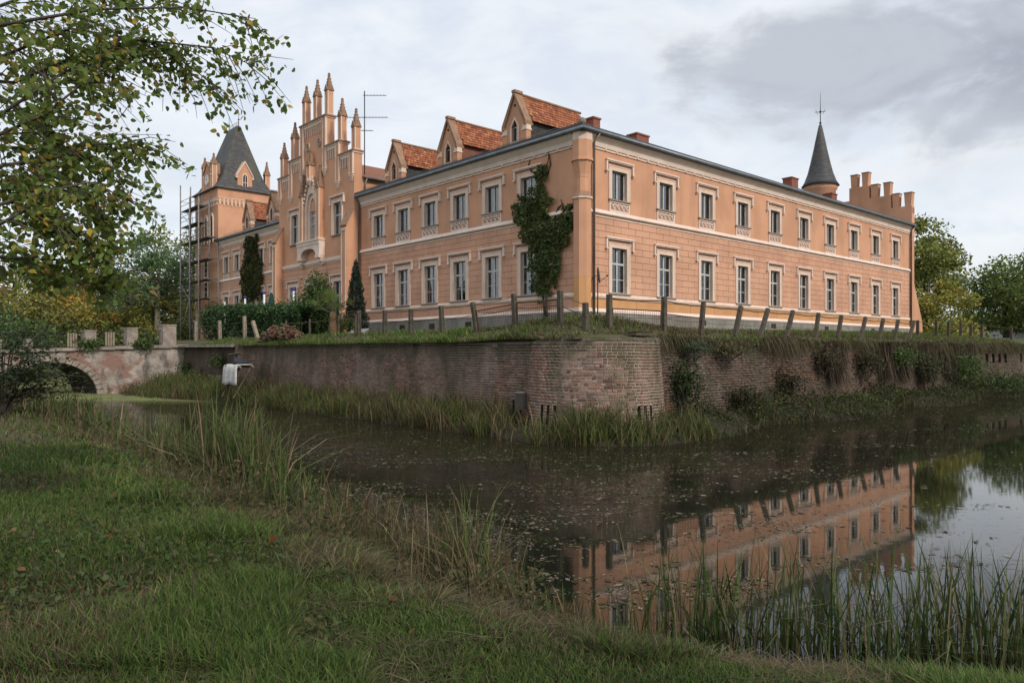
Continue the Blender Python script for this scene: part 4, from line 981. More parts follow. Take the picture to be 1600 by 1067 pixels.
lucarne('R', 2.6, TV0 + .25, TZ_ + .05, 19.0, 20.25, .70)
lucarne('L', 48.1, -.05, 16.6, 19.2, 20.2, .95, True)
pinnacle(tow, 46.95, -.15, 17.4, 20.0, 21.0, .42); pinnacle(tow, 49.25, -.15, 17.4, 20.0, 21.0, .42)
pinnacle(tow, 46.5, -5.1, 17.6, 19.6, 20.9, .45)
# ------------------------------------------------------------------ stair turret, crenellated end gable
m = MB(); tc_ = (36.1, 6.0)
m.lathe([(1.22, 11.5), (1.22, 16.0), (1.34, 16.1), (1.34, 16.45)], PL, tc_, 24); tur = part('stair_turret', m)
m = MB(); m.lathe([(1.52, 16.42), (1.30, 16.75), (1.02, 17.5), (.80, 18.4), (.58, 19.4), (.36, 20.5), (.14, 21.55), (.05, 21.72)], SLATEC, tc_, 24); m.build('spire', tur)
m = MB(); m.tube([(tc_[0], tc_[1], 21.6), (tc_[0], tc_[1], 24.4)], [.045, .012], IRON, 5); m.lathe([(.02, 21.7), (.12, 21.8), (.02, 21.92)], IRON, tc_, 8)
for a in range(4):
    t = a * math.pi / 2 + .5; m.tube([(tc_[0], tc_[1], 22.75), (tc_[0] + .42 * math.cos(t), tc_[1] + .42 * math.sin(t), 22.75)], .02, IRON, 4); m.tube([(tc_[0] + .2 * math.cos(t), tc_[1] + .2 * math.sin(t), 22.55), (tc_[0] + .36 * math.cos(t), tc_[1] + .36 * math.sin(t), 22.95)], .015, IRON, 4)
m.lathe([(.02, 22.62), (.11, 22.75), (.02, 22.88)], IRON, tc_, 8); m.build('weather_vane', tur)
m = MB(); EG = [(-.12, 1.5, 14.35), (1.5, 3.28, 15.45), (3.28, 4.95, 16.55), (4.95, 6.5, 15.45), (6.5, 8.0, 14.35)]
for a, b, z in EG: m.box(RE + .02, RE + .6, a, b, 11.8, z, PL)
m.prism([(RE + .02, 3.0), (RE + 2.65, 3.0), (RE + 2.5, 4.9), (RE + .5, 8.4), (RE + .02, 8.4)], -.05, .75, PL, 'y')
m.box(RE + .02, RE + .6, -.1, 14, 3, 11.8, PL)
cre = part('end_gable', m)
for a, b, z, zb in ((-.12, .48, 15.4, 13.75), (.86, 1.42, 15.45, 13.75), (1.55, 2.12, 16.5, 14.8), (2.55, 3.15, 16.5, 14.8), (3.33, 3.9, 17.65, 15.9), (4.27, 4.85, 17.6, 15.9)):
    m = MB(); m.prism([(a - .0, zb), (b + .0, zb), (b, zb + .45), (b - .06, zb + .6), (b - .0, z), (a + .0, z), (a + .06, zb + .6), (a, zb + .45)], RE + .03, RE + .59, PL, 'x'); m.box(RE - .0, RE + .63, a - .03, b + .03, z, z + .08, CAPM); m.build('merlon', cre)
# aerial mast behind the gable
m = MB(); ax, ay = .9, 21.0; m.tube([(ax, ay, 14.2), (ax, ay, 20.2)], .035, IRON, 6)
ant = tag(m.build('aerial', None), 'thin rooftop television aerial mast right of the stepped gable', 'aerial')
ant.location = (C0[0], C0[1], 0); ant.rotation_euler = (0, 0, ROT)
for z, L0, L1 in ((19.9, -.1, 1.5), (18.4, -1.3, 1.6), (17.5, -.4, .6)):
    m = MB(); dx, dy = AX[0] * 1, -AX[1] * 1       # booms lie across the view
    q = lambda s: (ax + s * .745, ay - s * .667, z)
    m.tube([q(L0), q(L1)], .022, IRON, 4)
    for i in range(int((L1 - L0) / .22)):
        p = q(L0 + .1 + .22 * i); m.tube([(p[0] - .15, p[1] - .2, z), (p[0] + .15, p[1] + .2, z)], .008, IRON, 3)
    m.build('aerial_boom', ant)
# ------------------------------------------------------------------ scaffold at the tower
def PV(u, v, z): return Vector(P(u, v, z))
sc = empty('scaffold', P(-.8, 48.4, 3.4), 0, 'tall steel scaffold with grey plank decks against the tower', 'scaffold')
def scp(name, mb):
    o = mb.build(name, None); o.parent = sc; o.location = -Vector(sc.location); return o
VS = [44.6, 46.9, 49.3, 51.9]; DK = [7.3, 9.0, 10.85, 12.8, 14.45, 16.0]
for i, v in enumerate(VS):
    for d in (-.30, -1.25):
        if i == 0 and d < -1: continue
        top = (12.6, 16.8, 17.1, 18.6)[i]; m = MB(); m.tube([PV(d, v, float(terr_z(d, min(v, 50)))), PV(d, v, top)], .062, STEEL, 6); scp('standard', m)
        m = MB(); z0 = float(terr_z(d, min(v, 50))); m.tube([PV(d, v, z0 - .02), PV(d, v, z0 + .03)], .12, STEEL, 6); scp('base_plate', m)
for z in DK:
    for i in range(3):
        if i == 0 and z > 13: continue
        for k in range(3):
            m = MB(); d0 = -.38 - .28 * k; a, b = VS[i] - .05, VS[i + 1] - .08
            q = [PV(d0, a, z), PV(d0, b, z), PV(d0 - .26, b, z), PV(d0 - .26, a, z)]; q += [p + Vector((0, 0, .055)) for p in q]
            m.add(q, [(0, 1, 2, 3), (7, 6, 5, 4), (1, 0, 4, 5), (2, 1, 5, 6), (3, 2, 6, 7), (0, 3, 7, 4)], PLANK); scp('deck_board', m)
        for h in (.5, 1.0):
            m = MB(); m.tube([PV(-1.25, VS[i], z + h), PV(-1.25, VS[i + 1], z + h)], .026, STEEL, 5)
            if i or z < 12.9: scp('guard_rail', m)
        m = MB(); m.tube([PV(-.3, VS[i], z - .04), PV(-1.25, VS[i], z - .04)], .03, STEEL, 5); m.tube([PV(-.3, VS[i + 1], z - .045), PV(-1.25, VS[i + 1], z - .045)], .03, STEEL, 5); scp('transom', m)
    m = MB(); m.tube([PV(-1.25, VS[-1], z + 1.0), PV(-.3, VS[-1], z + 1.0)], .026, STEEL, 5); scp('guard_rail', m)
zs_ = [3.7] + DK
for i in range(len(zs_) - 1):
    m = MB(); a, b = (VS[2], VS[3]) if i % 2 else (VS[3], VS[2]); m.tube([PV(-1.3, a, zs_[i] + .1), PV(-1.3, b, zs_[i + 1])], .024, STEEL, 5); scp('brace', m)
    m = MB()      # ladders inside the end bay
    for s in (0, .35): m.tube([PV(-.6 - s, 50.2, zs_[i] + .05), PV(-.6 - s, 50.9, zs_[i + 1] + .3)], .02, STEEL, 4)
    for k in range(6): t = (k + .5) / 6; p = PV(-.6, 50.2, zs_[i]).lerp(PV(-.6, 50.9, zs_[i + 1]), t); q = PV(-.95, 50.2, zs_[i]).lerp(PV(-.95, 50.9, zs_[i + 1]), t); m.tube([p, q], .014, STEEL, 4)
    scp('ladder', m)
# ------------------------------------------------------------------ fences
def vpx(px, u):           # where the line of sight of a photo column meets the vertical plane at local x = u
    r = np.array([(px - 800) / 1159, 1.0]); o = C0 + AX * u; M = np.array([[r[0], -BX[0]], [r[1], -BX[1]]]); return float(np.linalg.solve(M, o)[1])
def upx(px, v):
    r = np.array([(px - 800) / 1159, 1.0]); o = C0 + BX * v; M = np.array([[r[0], -AX[0]], [r[1], -AX[1]]]); return float(np.linalg.solve(M, o)[1])
def fence(label, posts, wires, group=None, mesh=(), mat=POST, w_=.15):
    """posts: (u,v,height,lean_u,lean_v)"""
    u0, v0 = posts[0][:2]; z0 = float(terr_z(u0, v0)); f = empty('fence', P(u0, v0, z0), 0, label, 'fence', group); L = Vector(f.location); tops = []
    for u, v, h, lu, lv in posts:
        z = float(terr_z(u, v)) - .12; a = PV(u, v, z) - L; b = PV(u + lu, v + lv, z + h + .12) - L; tops.append((a, b))
        m = MB(); d = (b - a).normalized(); X = Vector((AX[0], AX[1], 0)); Y = d.cross(X).normalized(); X = Y.cross(d).normalized(); s = w_ / 2; q = []
        for p, k in ((a, 1.0), (a.lerp(b, .5), .97), (b, .9)):
            for sx, sy in ((-1, -1), (1, -1), (1, 1), (-1, 1)): q.append(p + X * s * sx * k * random.uniform(.9, 1.08) + Y * s * sy * k * random.uniform(.9, 1.08))
        m.add(q, [(3, 2, 1, 0), (8, 9, 10, 11)] + [(i * 4 + k, i * 4 + (k + 1) % 4, i * 4 + 4 + (k + 1) % 4, i * 4 + 4 + k) for i in range(2) for k in range(4)], mat); m.build('post', f)
    for i in range(len(tops) - 1):
        for t, r, sag in wires:
            p, q = tops[i][0].lerp(tops[i][1], t), tops[i + 1][0].lerp(tops[i + 1][1], t); m = MB()
            m.tube([p.lerp(q, k / 6) - Vector((0, 0, sag * 4 * (k / 6) * (1 - k / 6) * random.uniform(.6, 1.3))) for k in range(7)], r, RUST, 4); m.build('wire', f)
    for i, t0, t1 in mesh:
        m = MB(); g = lambda s, t: tops[i][0].lerp(tops[i][1], t).lerp(tops[i + 1][0].lerp(tops[i + 1][1], t), s)
        for s in np.linspace(.06, .94, 22): m.tube([g(s, t0), g(s, t1)], .005, RUST, 3, cap=False)
        for t in np.linspace(t0, t1, 9): m.tube([g(.06, t), g(.94, t)], .005, RUST, 3, cap=False)
        for s, t, s2, t2 in ((.06, t0, .06, t1), (.94, t0, .94, t1), (.06, t1, .94, t1)): m.tube([g(s, t), g(s2, t2)], .02, RUST, 4)
        o = m.build('wire_mesh', f); o['kind'] = 'stuff'
UL = -9.5
fence('leaning grey timber post fence with slack wire along left terrace edge', [(UL, vpx(p, UL), h, 0, l) for p, h, l in ((561, 1.05, .02), (601, .98, -.02), (642, .95, .0), (692, 1.0, .12), (746, 1.0, .26), (806, 1.05, .10), (876, 1.0, .03), (915, .8, 0))], [(.62, .012, .05), (.93, .010, .03)], None, [(4, .1, .72), (5, .1, .75)])
VR = -8.8
fence('timber fence of strongly leaning posts along right terrace edge', [(upx(p, VR), VR, h, l, 0) for p, h, l in ((952, 1.0, 0), (1037, 1.12, .03), (1094, 1.12, .20), (1147, 1.10, .46), (1186, 1.08, .66), (1227, 1.06, .62), (1273, 1.05, .34), (1308, 1.04, .42), (1343, 1.03, .66), (1372, 1.03, .6), (1397, 1.0, .5), (1419, 1.0, .8))], [(.90, .020, .04), (.45, .007, .05)], None, [(0, .05, .62), (1, .05, .55)])
fence('straight grey posts of the fence beyond the palace end', [(upx(p, -6.), -6., 1.05, 0, 0) for p in (1434, 1463, 1482, 1501, 1517, 1534, 1580, 1612, 1640)], [(.92, .014, .03)], None, (), POST, .17)
fence('pale crooked fence posts before the laurel hedge', [(UL + .2, vpx(p, UL + .2), h, 0, l) for p, h, l in ((306, 1.2, 0), (344, 1.15, .08), (383, 1.25, .12), (404, .95, .75))], [(.8, .01, .05), (.45, .01, .04)], None, (), POSTL, .17)
fence('thin iron fence posts near the grey ramp', [(UL + .5, vpx(p, UL + .5), h, 0, l) for p, h, l in ((447, .9, 0), (484, .85, 0), (529, .95, 0), (556, .9, 0))], [(.85, .016, .02)], None, (), POST, .09)
# satellite dish on its pole at the corner
m = MB(); du, dv = -1.2, -2.0; zg = float(terr_z(du, dv)); m.tube([PV(du, dv, zg - .1), PV(du, dv, 5.75)], .03, IRON, 6)
dsh = empty('satellite_dish', P(du, dv, zg), 0, 'dark satellite dish on thin pole beside the palace corner', 'satellite dish'); o = m.build('pole', dsh); o.location = -Vector(dsh.location)
m = MB(); c = PV(du, dv, 5.72); nrm = Vector((.97, -.22, .12)).normalized(); X = nrm.cross(Vector((0, 0, 1))).normalized(); Y = X.cross(nrm)
vs = [c + nrm * .0]; 
for r, d in ((.15, .01), (.27, .03), (.36, .06)): vs += [c + X * r * math.cos(k * math.pi / 8) + Y * r * math.sin(k * math.pi / 8) + nrm * d for k in range(16)]
m.add(vs, [(0, 1 + k, 1 + (k + 1) % 16) for k in range(16)] + [(1 + 16 * i + k, 17 + 16 * i + k, 17 + 16 * i + (k + 1) % 16, 1 + 16 * i + (k + 1) % 16) for i in range(2) for k in range(16)], DISH, None, True)
m.add([p - nrm * .02 for p in vs], [(0, 1 + (k + 1) % 16, 1 + k) for k in range(16)] + [(1 + 16 * i + k, 1 + 16 * i + (k + 1) % 16, 17 + 16 * i + (k + 1) % 16, 17 + 16 * i + k) for i in range(2) for k in range(16)], DISH, None, True)
o = m.build('dish', dsh); o.location = -Vector(dsh.location)
m = MB(); m.tube([c, c - nrm * .2 - Vector((0, 0, .05)), c - nrm * .28 - Vector((0, 0, .2))], .018, IRON, 5); m.tube([c - Y * .33, c + nrm * .38 - Y * .1], .012, IRON, 5); m.box(-.04, .04, -.04, .04, -.04, .04, DISH, Matrix.Translation(c + nrm * .4 - Y * .08)); o = m.build('feed_arm', dsh); o.location = -Vector(dsh.location)
# ------------------------------------------------------------------ clutter on and below the left wall
def loose(mb, name, label, cat, group=None): return tag(mb.build(name), label, cat, group)
rub = empty('rubble_pile', P(-10.1, 10.2, WT), 0, 'heap of loose grey and red bricks on the moat wall', 'rubble'); L = Vector(rub.location)
B_ = []
for i in range(290):
    v = 8.4 + 3.4 * rng.random(); t = 1 - abs(v - 10.0) / 1.9; u = -10.5 + .9 * rng.random(); z = WT + .03 + max(0, t) ** .6 * .95 * rng.random() ** .7
    m = MB(); M = Matrix.Translation(PV(u, v, z) - L) @ Euler((rng.normal(0, .25), rng.normal(0, .25), rng.uniform(0, 3.1))).to_matrix().to_4x4(); B_.append((M, PAL_B[rng.integers(0, 6)] * rng.uniform(.9, 1.6)))
bmes = []
for c in PAL_B: m = MB(); m.box(-.12, .12, -.058, .058, -.033, .033, BRICK, None, tuple(c * 1.25)); bmes.append(m.mesh('brick'))
for M, c in B_: o = link('brick', bmes[int(rng.integers(0, 6))], rub); o.matrix_local = M
tb = MB()
m = MB()
for i in range(7):
    m.box(-.19, .19, -.5, .5, i * .075, i * .075 + .06, MORT)
for px, lb_ in ((431, 'left stack of curved red roof tiles on the rubble heap'), (456, 'right stack of curved red roof tiles on the rubble heap')):
    v = vpx(px, -10.35); st = empty('tile_stack', P(-10.35, v, WT + .35), 0, lb_, 'roof tiles')
    for k in range(5):
        m = MB(); n = 8; q = []; r = .52 - .085 * k
        for dd in (.02 * k, .16 + .05 * k):
            for th in (0, .05):
                for j in range(n):
                    a = -1.05 + 2.1 * j / (n - 1); q.append(Vector((BX[0] * (r - th) * math.sin(a), BX[1] * (r - th) * math.sin(a), -(r - th) * math.cos(a) * .95 + .42 + .05 * k * 0)) + Vector((-AX[0], -AX[1], 0)) * dd)
        f = []
        for j in range(n - 1): f += [(2 * n + j, 2 * n + j + 1, 3 * n + j + 1, 3 * n + j), (j, 2 * n + j, 2 * n + j + 1, j + 1), (n + j, n + j + 1, 3 * n + j + 1, 3 * n + j), (j, j + 1, n + j + 1, n + j)]
        m.add(q, f, TILEM, tuple(np.array((.46, .27, .21) if k % 2 else (.27, .12, .085)) * rng.uniform(.9, 1.15))); m.build('roof_tile', st)
# white tarp over a low rack at the wall's broken end, with a dark bundle and a leaning timber
RV = vpx(374, -11.6); RKP = P(-11.6, RV, .92); rk = empty('rack', RKP, 0, 'low weathered timber rack at the broken end of the wall', 'rack')
def loc3(dv, du, z): return Vector((BX[0] * dv + AX[0] * du, BX[1] * dv + AX[1] * du, z))
for dv in (-.7, .75):
    for s in (-1, 1):
        m = MB(); m.tube([loc3(dv + s * .0, -.55 * s, -.65), loc3(dv, .35 * s, .85)], .05, POST, 4); m.build('leg', rk)
for s in (-1, 1): m = MB(); m.tube([loc3(-.9, .3 * s, .80), loc3(1.1, .3 * s, .80)], .045, POSTL, 4); m.build('rail', rk)
m = MB(); nx_, ny_ = 12, 9; vs = []
for i in range(nx_):
    for j in range(ny_):
        a = -.75 + 1.75 * i / (nx_ - 1); s = j / (ny_ - 1); 
        if s < .4: q = loc3(a, .34 - .8 * s / .4 * .85, .88 + .02 * math.sin(i))
        else: q = loc3(a + .03 * math.sin(3 * s + i), -.36 - .05 * math.sin(i * 1.7) - .06 * s, .88 - (s - .4) / .6 * (.92 + .05 * math.sin(i * .9)))
        vs.append(q)
m.add(vs, [(i * ny_ + j, i * ny_ + j + 1, (i + 1) * ny_ + j + 1, (i + 1) * ny_ + j) for i in range(nx_ - 1) for j in range(ny_ - 1)], SHEET, None, True)
tp = loose(m, 'tarp', 'white sheet hanging over the timber rack below the wall', 'tarp'); tp.location = RKP
so_ = tp.modifiers.new('thickness', 'SOLIDIFY'); so_.thickness = .012
m = MB(); m.lathe([(.02, 0), (.30, .02), (.38, .12), (.33, .26), (.16, .34), (.03, .36)], DKCLOTH, (0, 0), 12)
for v in range(len(m.v)): x, y, z = m.v[v]; k = 1 + .25 * math.sin(5 * x + 9 * y + 3 * z); m.v[v] = (x * 1.5 * k, y * k, z * .75 * (1 + .3 * math.sin(7 * x + 4 * y)))
bd = loose(m, 'bundle', 'dark tied bundle lying on the white tarp', 'bundle'); bd.location = Vector(P(-11.5, RV + .15, 1.81)); bd.rotation_euler = (0, 0, R(130))
m = MB(); v = vpx(366, -11.1); m.tube([PV(-11.2, v + .3, .4), PV(-10.95, v, 2.85)], .06, POST, 4); m.tube([PV(-11.15, v + .6, 2.25), PV(-10.95, v - .45, 2.35)], .045, POST, 4); loose(m, 'timber_post', 'weathered timber post with crosspiece leaning by the wall end', 'post')
m = MB(); p = at(814, 613, 21.6); m.tube([p + Vector((-.16, 0, 0)), p + Vector((.17, .05, -.02))], .02, STEEL, 5)
m.box(-.16, .17, -.02, .02, -.5, -.02, ROOM, Matrix.Translation(p)); loose(m, 'drain_hole', 'dark panel for a drain hole with pale rim beside the bastion', 'drain')  # flat dark box, its colour stands for the shade inside the hole
# garden furniture on the terrace
m = MB(); v = vpx(424, -4); zb = float(terr_z(-4, v)); x, y, _ = P(-4, v)
m.lathe([(.30, 0), (.30, .08), (.05, .12), (.03, 2.9)], IRON, (0, 0), 10); par = empty('parasol', (x, y, zb), 0, 'closed dark green parasol on the terrace before the palace', 'parasol'); m.build('stand', par)
m = MB(); m.lathe([(.30, .85), (.33, 1.0), (.28, 1.6), (.22, 2.3), (.12, 2.9), (.03, 3.05)], GREENCL, (0, 0), 10); m.lathe([(.03, 3.03), (.05, 3.08), (.01, 3.14)], WHITE, (0, 0), 8); m.build('canopy', par)
for px, ty, by, ball, lb_ in ((351, 472, 500, 0, 'plain white garden post left of the purple topped posts'), (383, 467, 500, 1, 'white garden post with purple top nearest the ivy'), (413, 460, 500, 1, 'white garden post with purple top beside the green parasol'), (459, 455, 500, 1, 'white garden post with purple top before a doorway')):
    u = -4.6; v = vpx(px, u); x, y, _ = P(u, v); zb = float(terr_z(u, v)); zt = CAMH + (550 - ty) / 1159 * y
    e = empty('garden_post', (x, y, zb), 0, lb_, 'post', 'white garden posts'); m = MB(); m.tube([(0, 0, -.05), (0, 0, zt - zb)], .065, WHITE, 8); m.build('shaft', e)
    if ball:
        m = MB(); m.lathe([(.04, zt - zb - .02), (.09, zt - zb + .03), (.12, zt - zb + .09), (.08, zt - zb + .16), (.02, zt - zb + .19)], PURPLE, (0, 0), 12); m.build('purple_top', e)
m = MB(); v0_, v1_ = vpx(546, -7), vpx(575, -3.5)
q = [PV(-8.2, 7.3, 3.14), PV(-3.2, 15.2, 3.62), PV(-3.4, 13.2, 3.62), PV(-8.2, 5.7, 3.14)]; m.add(q + [p + Vector((0, 0, .12)) for p in q], [(4, 7, 6, 5), (0, 4, 5, 1), (3, 7, 4, 0), (2, 6, 7, 3)], PAVE)
tag(m.build('ramp_path'), 'grey paved ramp up to the entrance', kind='structure')
# small white house far off to the right
hs = empty('house', (61, 88, 2.4), R(20), 'small white house with red roof far beyond the fence', 'house')
m = MB(); m.box(-3, 3, -4, 4, 0, 2.9, WHITE); m.prism([(-3, 2.9), (3, 2.9), (0, 4.6)], -4, 4, WHITE, 'y'); m.build('wall', hs)
m = MB(); m.add([(-3.4, -4.3, 2.7), (-3.4, 4.3, 2.7), (0, 4.3, 4.8), (0, -4.3, 4.8), (3.4, -4.3, 2.7), (3.4, 4.3, 2.7)], [(0, 3, 2, 1), (3, 4, 5, 2)], BRCH); m.build('roof', hs)
for x in (-1.5, 1.3): m = MB(); m.box(x - .5, x + .5, -4.03, -3.98, .9, 2.1, DARKREC); m.build('window', hs)
# ------------------------------------------------------------------ foliage helpers
def rand_dirs(n):
    d = rng.normal(size=(n, 3)); return d / np.linalg.norm(d, axis=1, keepdims=True)
def leaves(name, c, size, cols, parent=None, up=None, aspect=.62, mat=None, fold=True):
    """leaf-shaped folded faces at centres c; size scalar or (n,); up = preferred normal with weight"""
    n = len(c); nrm = rand_dirs(n)
    if up is not None: nrm = nrm + np.asarray(up); nrm /= np.linalg.norm(nrm, axis=1, keepdims=True)
    a = np.cross(nrm, rand_dirs(n)); a /= np.linalg.norm(a, axis=1, keepdims=True); b = np.cross(nrm, a)
    s = np.broadcast_to(np.asarray(size, float), (n,))[:, None] * rng.uniform(.7, 1.25, (n, 1)) * .5
    lift = nrm * s * (.22 if fold else 0)
    V = np.stack([c - a * s, c + b * s * aspect + lift, c + a * s * 1.1, c - b * s * aspect + lift], 1)
    return npmesh(name, V.reshape(-1, 3), np.arange(4 * n).reshape(-1, 4), mat or LEAFM, np.repeat(cols, 4, 0), parent)
def ovals(name, c, size, cols, parent=None, up=None, aspect=.34):
    n = len(c); nrm = rand_dirs(n)
    if up is not None: nrm = nrm + np.asarray(up); nrm /= np.linalg.norm(nrm, axis=1, keepdims=True)
    a = np.cross(nrm, rand_dirs(n)); a[:, 2] -= .5; a -= nrm * (a * nrm).sum(1, keepdims=True); a /= np.linalg.norm(a, axis=1, keepdims=True); b = np.cross(nrm, a)
    s = size * rng.uniform(.7, 1.25, (n, 1)); lift = nrm * s * .07
    V = np.stack([c, c + a * s * .28 + b * s * aspect + lift, c + a * s * .68 + b * s * aspect * .85 + lift, c + a * s * 1.05, c + a * s * .68 - b * s * aspect * .85 + lift, c + a * s * .28 - b * s * aspect + lift], 1)
    F = np.array([(0, 3, 2, 1), (0, 5, 4, 3)])
    return npmesh(name, V.reshape(-1, 3), (np.arange(n)[:, None, None] * 6 + F[None]).reshape(-1, 4), LEAFT, np.repeat(cols, 6, 0), parent)
def blades(name, base, h, wd, lean, cols, parent=None, az=None, mat=None, droop=.3):
    """grass and reed blades: three-segment tapering strips"""
    n = len(base); az = rng.uniform(0, 2 * np.pi, n) if az is None else az
    d = np.stack([np.cos(az), np.sin(az), np.zeros(n)], 1); fa = rng.uniform(0, 2 * np.pi, n); sd = np.stack([np.cos(fa), np.sin(fa), np.zeros(n)], 1)
    h = np.broadcast_to(h, (n,)); wd = np.broadcast_to(wd, (n,)); lean = np.broadcast_to(lean, (n,))
    rows = []
    for t, k in ((0, .8), (.4, 1.0), (.75, .7), (1.0, .08)):
        off = d * (lean * h * (t ** 1.8))[:, None]; z = h * (t - droop * lean * t ** 3)
        ctr = base + off + np.stack([np.zeros(n), np.zeros(n), z], 1)
        rows += [ctr - sd * (wd * k / 2)[:, None], ctr + sd * (wd * k / 2)[:, None]]
    V = np.stack(rows, 1); F = np.array([(0, 1, 3, 2), (2, 3, 5, 4), (4, 5, 7, 6)])
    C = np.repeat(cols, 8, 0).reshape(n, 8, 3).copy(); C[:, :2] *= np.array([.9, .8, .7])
    return npmesh(name, V.reshape(-1, 3), (np.arange(n)[:, None, None] * 8 + F[None]).reshape(-1, 4), mat or GRASSM, C.reshape(-1, 3), parent)
def pick(pal, n, p=None, jit=.25):
    pal = np.array(pal, float); return pal[rng.choice(len(pal), n, p=p)] * rng.uniform(1 - jit, 1 + jit, (n, 1)) * rng.uniform(.94, 1.06, (n, 3))
def stuff(o, label): return tag(o, label, kind='stuff')
G_FRESH = [(0.068, 0.118, 0.026), (0.098, 0.154, 0.035), (0.055, 0.091, 0.026), (0.125, 0.164, 0.047), (0.157, 0.154, 0.069)]
G_REED = [(0.080, 0.123, 0.036), (0.123, 0.160, 0.051), (0.065, 0.094, 0.032), (0.189, 0.189, 0.065), (0.217, 0.167, 0.080)]
G_DEAD = [(.20, .155, .085), (.15, .11, .065), (.26, .21, .13), (.10, .075, .045)]
# ------------------------------------------------------------------ lawn and bank growth
def frustum_pts(n, y0, y1, k=.74):
    iy = rng.uniform(1 / y1, 1 / y0, n); y = 1 / iy; x = rng.uniform(-k, k, n) * y; return x, y
x, y = frustum_pts(420000, 3.0, 34); s = seg_dist(x, y, SHORE)
keep = (s > .9) & (s < 14); x, y, s = x[keep], y[keep], s[keep]
bare = vnoise(x, y, .55, 2); patch = vnoise(x, y, 1.6, 4)
keep = rng.random(len(x)) < np.clip((s - .9) / 1.3, 0.10, 1) * np.where(patch < .36, .45, 1) * np.where(bare < .3, .55, 1)
x, y, s, patch = x[keep], y[keep], s[keep], patch[keep]
n = len(x); h = rng.uniform(.05, .13, n) * (1 + .7 * (vnoise(x, y, .8, 6) > .62)) * (1 + y * .012)
dry = .05 + sstep((.55 - patch) * 4) * .55 + .35 * sstep((2.3 - s) / 1.2); isd = rng.random(n) < dry * .8
cols = np.where(isd[:, None], pick(G_DEAD, n) * .7, pick(G_FRESH, n, [.3, .28, .22, .14, .06])) * (.72 + .5 * vnoise(x, y, 1.1, 9))[:, None]
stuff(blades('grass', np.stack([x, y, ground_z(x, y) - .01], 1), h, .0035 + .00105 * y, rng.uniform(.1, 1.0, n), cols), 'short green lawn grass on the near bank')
x, y = frustum_pts(42000, 3.2, 18); s = seg_dist(x, y, SHORE); k = (s > .7) & (s < 7) & (rng.random(len(x)) < sstep((vnoise(x, y, .75, 17) - .43) * 4) * np.where(x < -1.8, .4, 1)); x, y = x[k], y[k]; n = len(x)
stuff(blades('thatch', np.stack([x, y, ground_z(x, y) + .02], 1), rng.uniform(.05, .16, n), .003 + .0009 * y, rng.uniform(1.2, 3.2, n), pick(G_DEAD, n, None, .45) * .62, droop=.22), 'flattened dead grass lying in the lawn')
x, y = frustum_pts(700, 3.6, 14); s = seg_dist(x, y, SHORE); k = (s > .8) & (s < 6) & (vnoise(x, y, 1.2, 27) > .5); x, y = x[k], y[k]; n = len(x)
stuff(blades('stalks', np.stack([x, y, ground_z(x, y)], 1), rng.uniform(.16, .34, n), .007 + .0004 * y, rng.uniform(.05, .4, n), pick([(.05, .04, .028), (.08, .06, .04), (.06, .07, .03)], n)), 'dark upright weed stalks in the lawn')
# broad-leaved weeds in the lawn
x, y = frustum_pts(26000, 3.2, 26); s = seg_dist(x, y, SHORE); keep = (s > 1.0) & (s < 10) & (vnoise(x, y, .9, 12) > .50); x, y = x[keep], y[keep]
stuff(leaves('weeds', np.stack([x, y, ground_z(x, y) + rng.uniform(.02, .10, len(x))], 1), .03 + .002 * y + .035 * rng.random(len(x)) ** 2, pick([(.045, .075, .022), (.06, .10, .03), (.08, .11, .05), (.10, .09, .03)], len(x)), None, (0, 0, 1.2)), 'low broad leaved weeds among the lawn grass')
# tussocky dry sedge along the near waterline
def shore_pts(n, smin, smax, xmax=12, y1=34):
    x, y = frustum_pts(n, 3.6, y1, .76); s = seg_dist(x, y, SHORE); k = (s > smin) & (s < smax); return x[k], y[k], s[k]
x, y, s = shore_pts(330000, -.15, 2.3); clump = vnoise(x, y, .45, 21); k = rng.random(len(x)) < np.clip((clump - .25) * 2, .05, 1) * (1 - .75 * sstep((s - 1.2) / 1.1)); x, y, s, clump = x[k], y[k], s[k], clump[k]
n = len(x); h = (.06 + .26 * clump ** 1.5 * rng.uniform(.4, 1.3, n)) * (1 + .008 * y) * np.where(x > -.5, .62, 1); isd = rng.random(n) < .28 + .5 * vnoise(x, y, .8, 23)
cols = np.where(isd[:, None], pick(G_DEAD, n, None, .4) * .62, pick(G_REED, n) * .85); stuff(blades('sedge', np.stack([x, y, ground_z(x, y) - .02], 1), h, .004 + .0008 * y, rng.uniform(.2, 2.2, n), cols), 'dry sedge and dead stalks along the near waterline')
# reeds in stands along the near shore
def reed_stand(name, label, ctrs, wd, hts, dens, pal, p=None, dead=.12):
    xs = []; 
    for (cx, cy, rx, hh, n) in ctrs:
        a = rng.uniform(0, 6.28, n); r = rng.random(n) ** .6 * rx; q = np.stack([cx + r * np.cos(a), cy + r * np.sin(a) * .8, np.full(n, hh)], 1); xs.append(q)
    q = np.concatenate(xs); n = len(q); z = np.maximum(ground_z(q[:, 0], q[:, 1]), -.15) - .03
    h = q[:, 2] * rng.uniform(.35, 1.08, n); isd = rng.random(n) < dead
    cols = np.where(isd[:, None], pick(G_DEAD, n), pick(pal, n, p)); lean = np.where(rng.random(n) < .16, rng.uniform(.6, 1.5, n), rng.uniform(.03, .40, n))
    return stuff(blades(name, np.stack([q[:, 0], q[:, 1], z], 1), h, wd * rng.uniform(.6, 1.2, n), lean, cols, droop=.35), label)
def pxst(px, py, rx, hh, n):
    Y = (CAMH - .05) * 1159 / (py - 550); return ((px - 800) / 1159 * Y, Y, rx, hh, n)
GR_D = [(0.039, 0.068, 0.021), (0.058, 0.091, 0.026), (0.078, 0.111, 0.033), (0.111, 0.130, 0.046)]
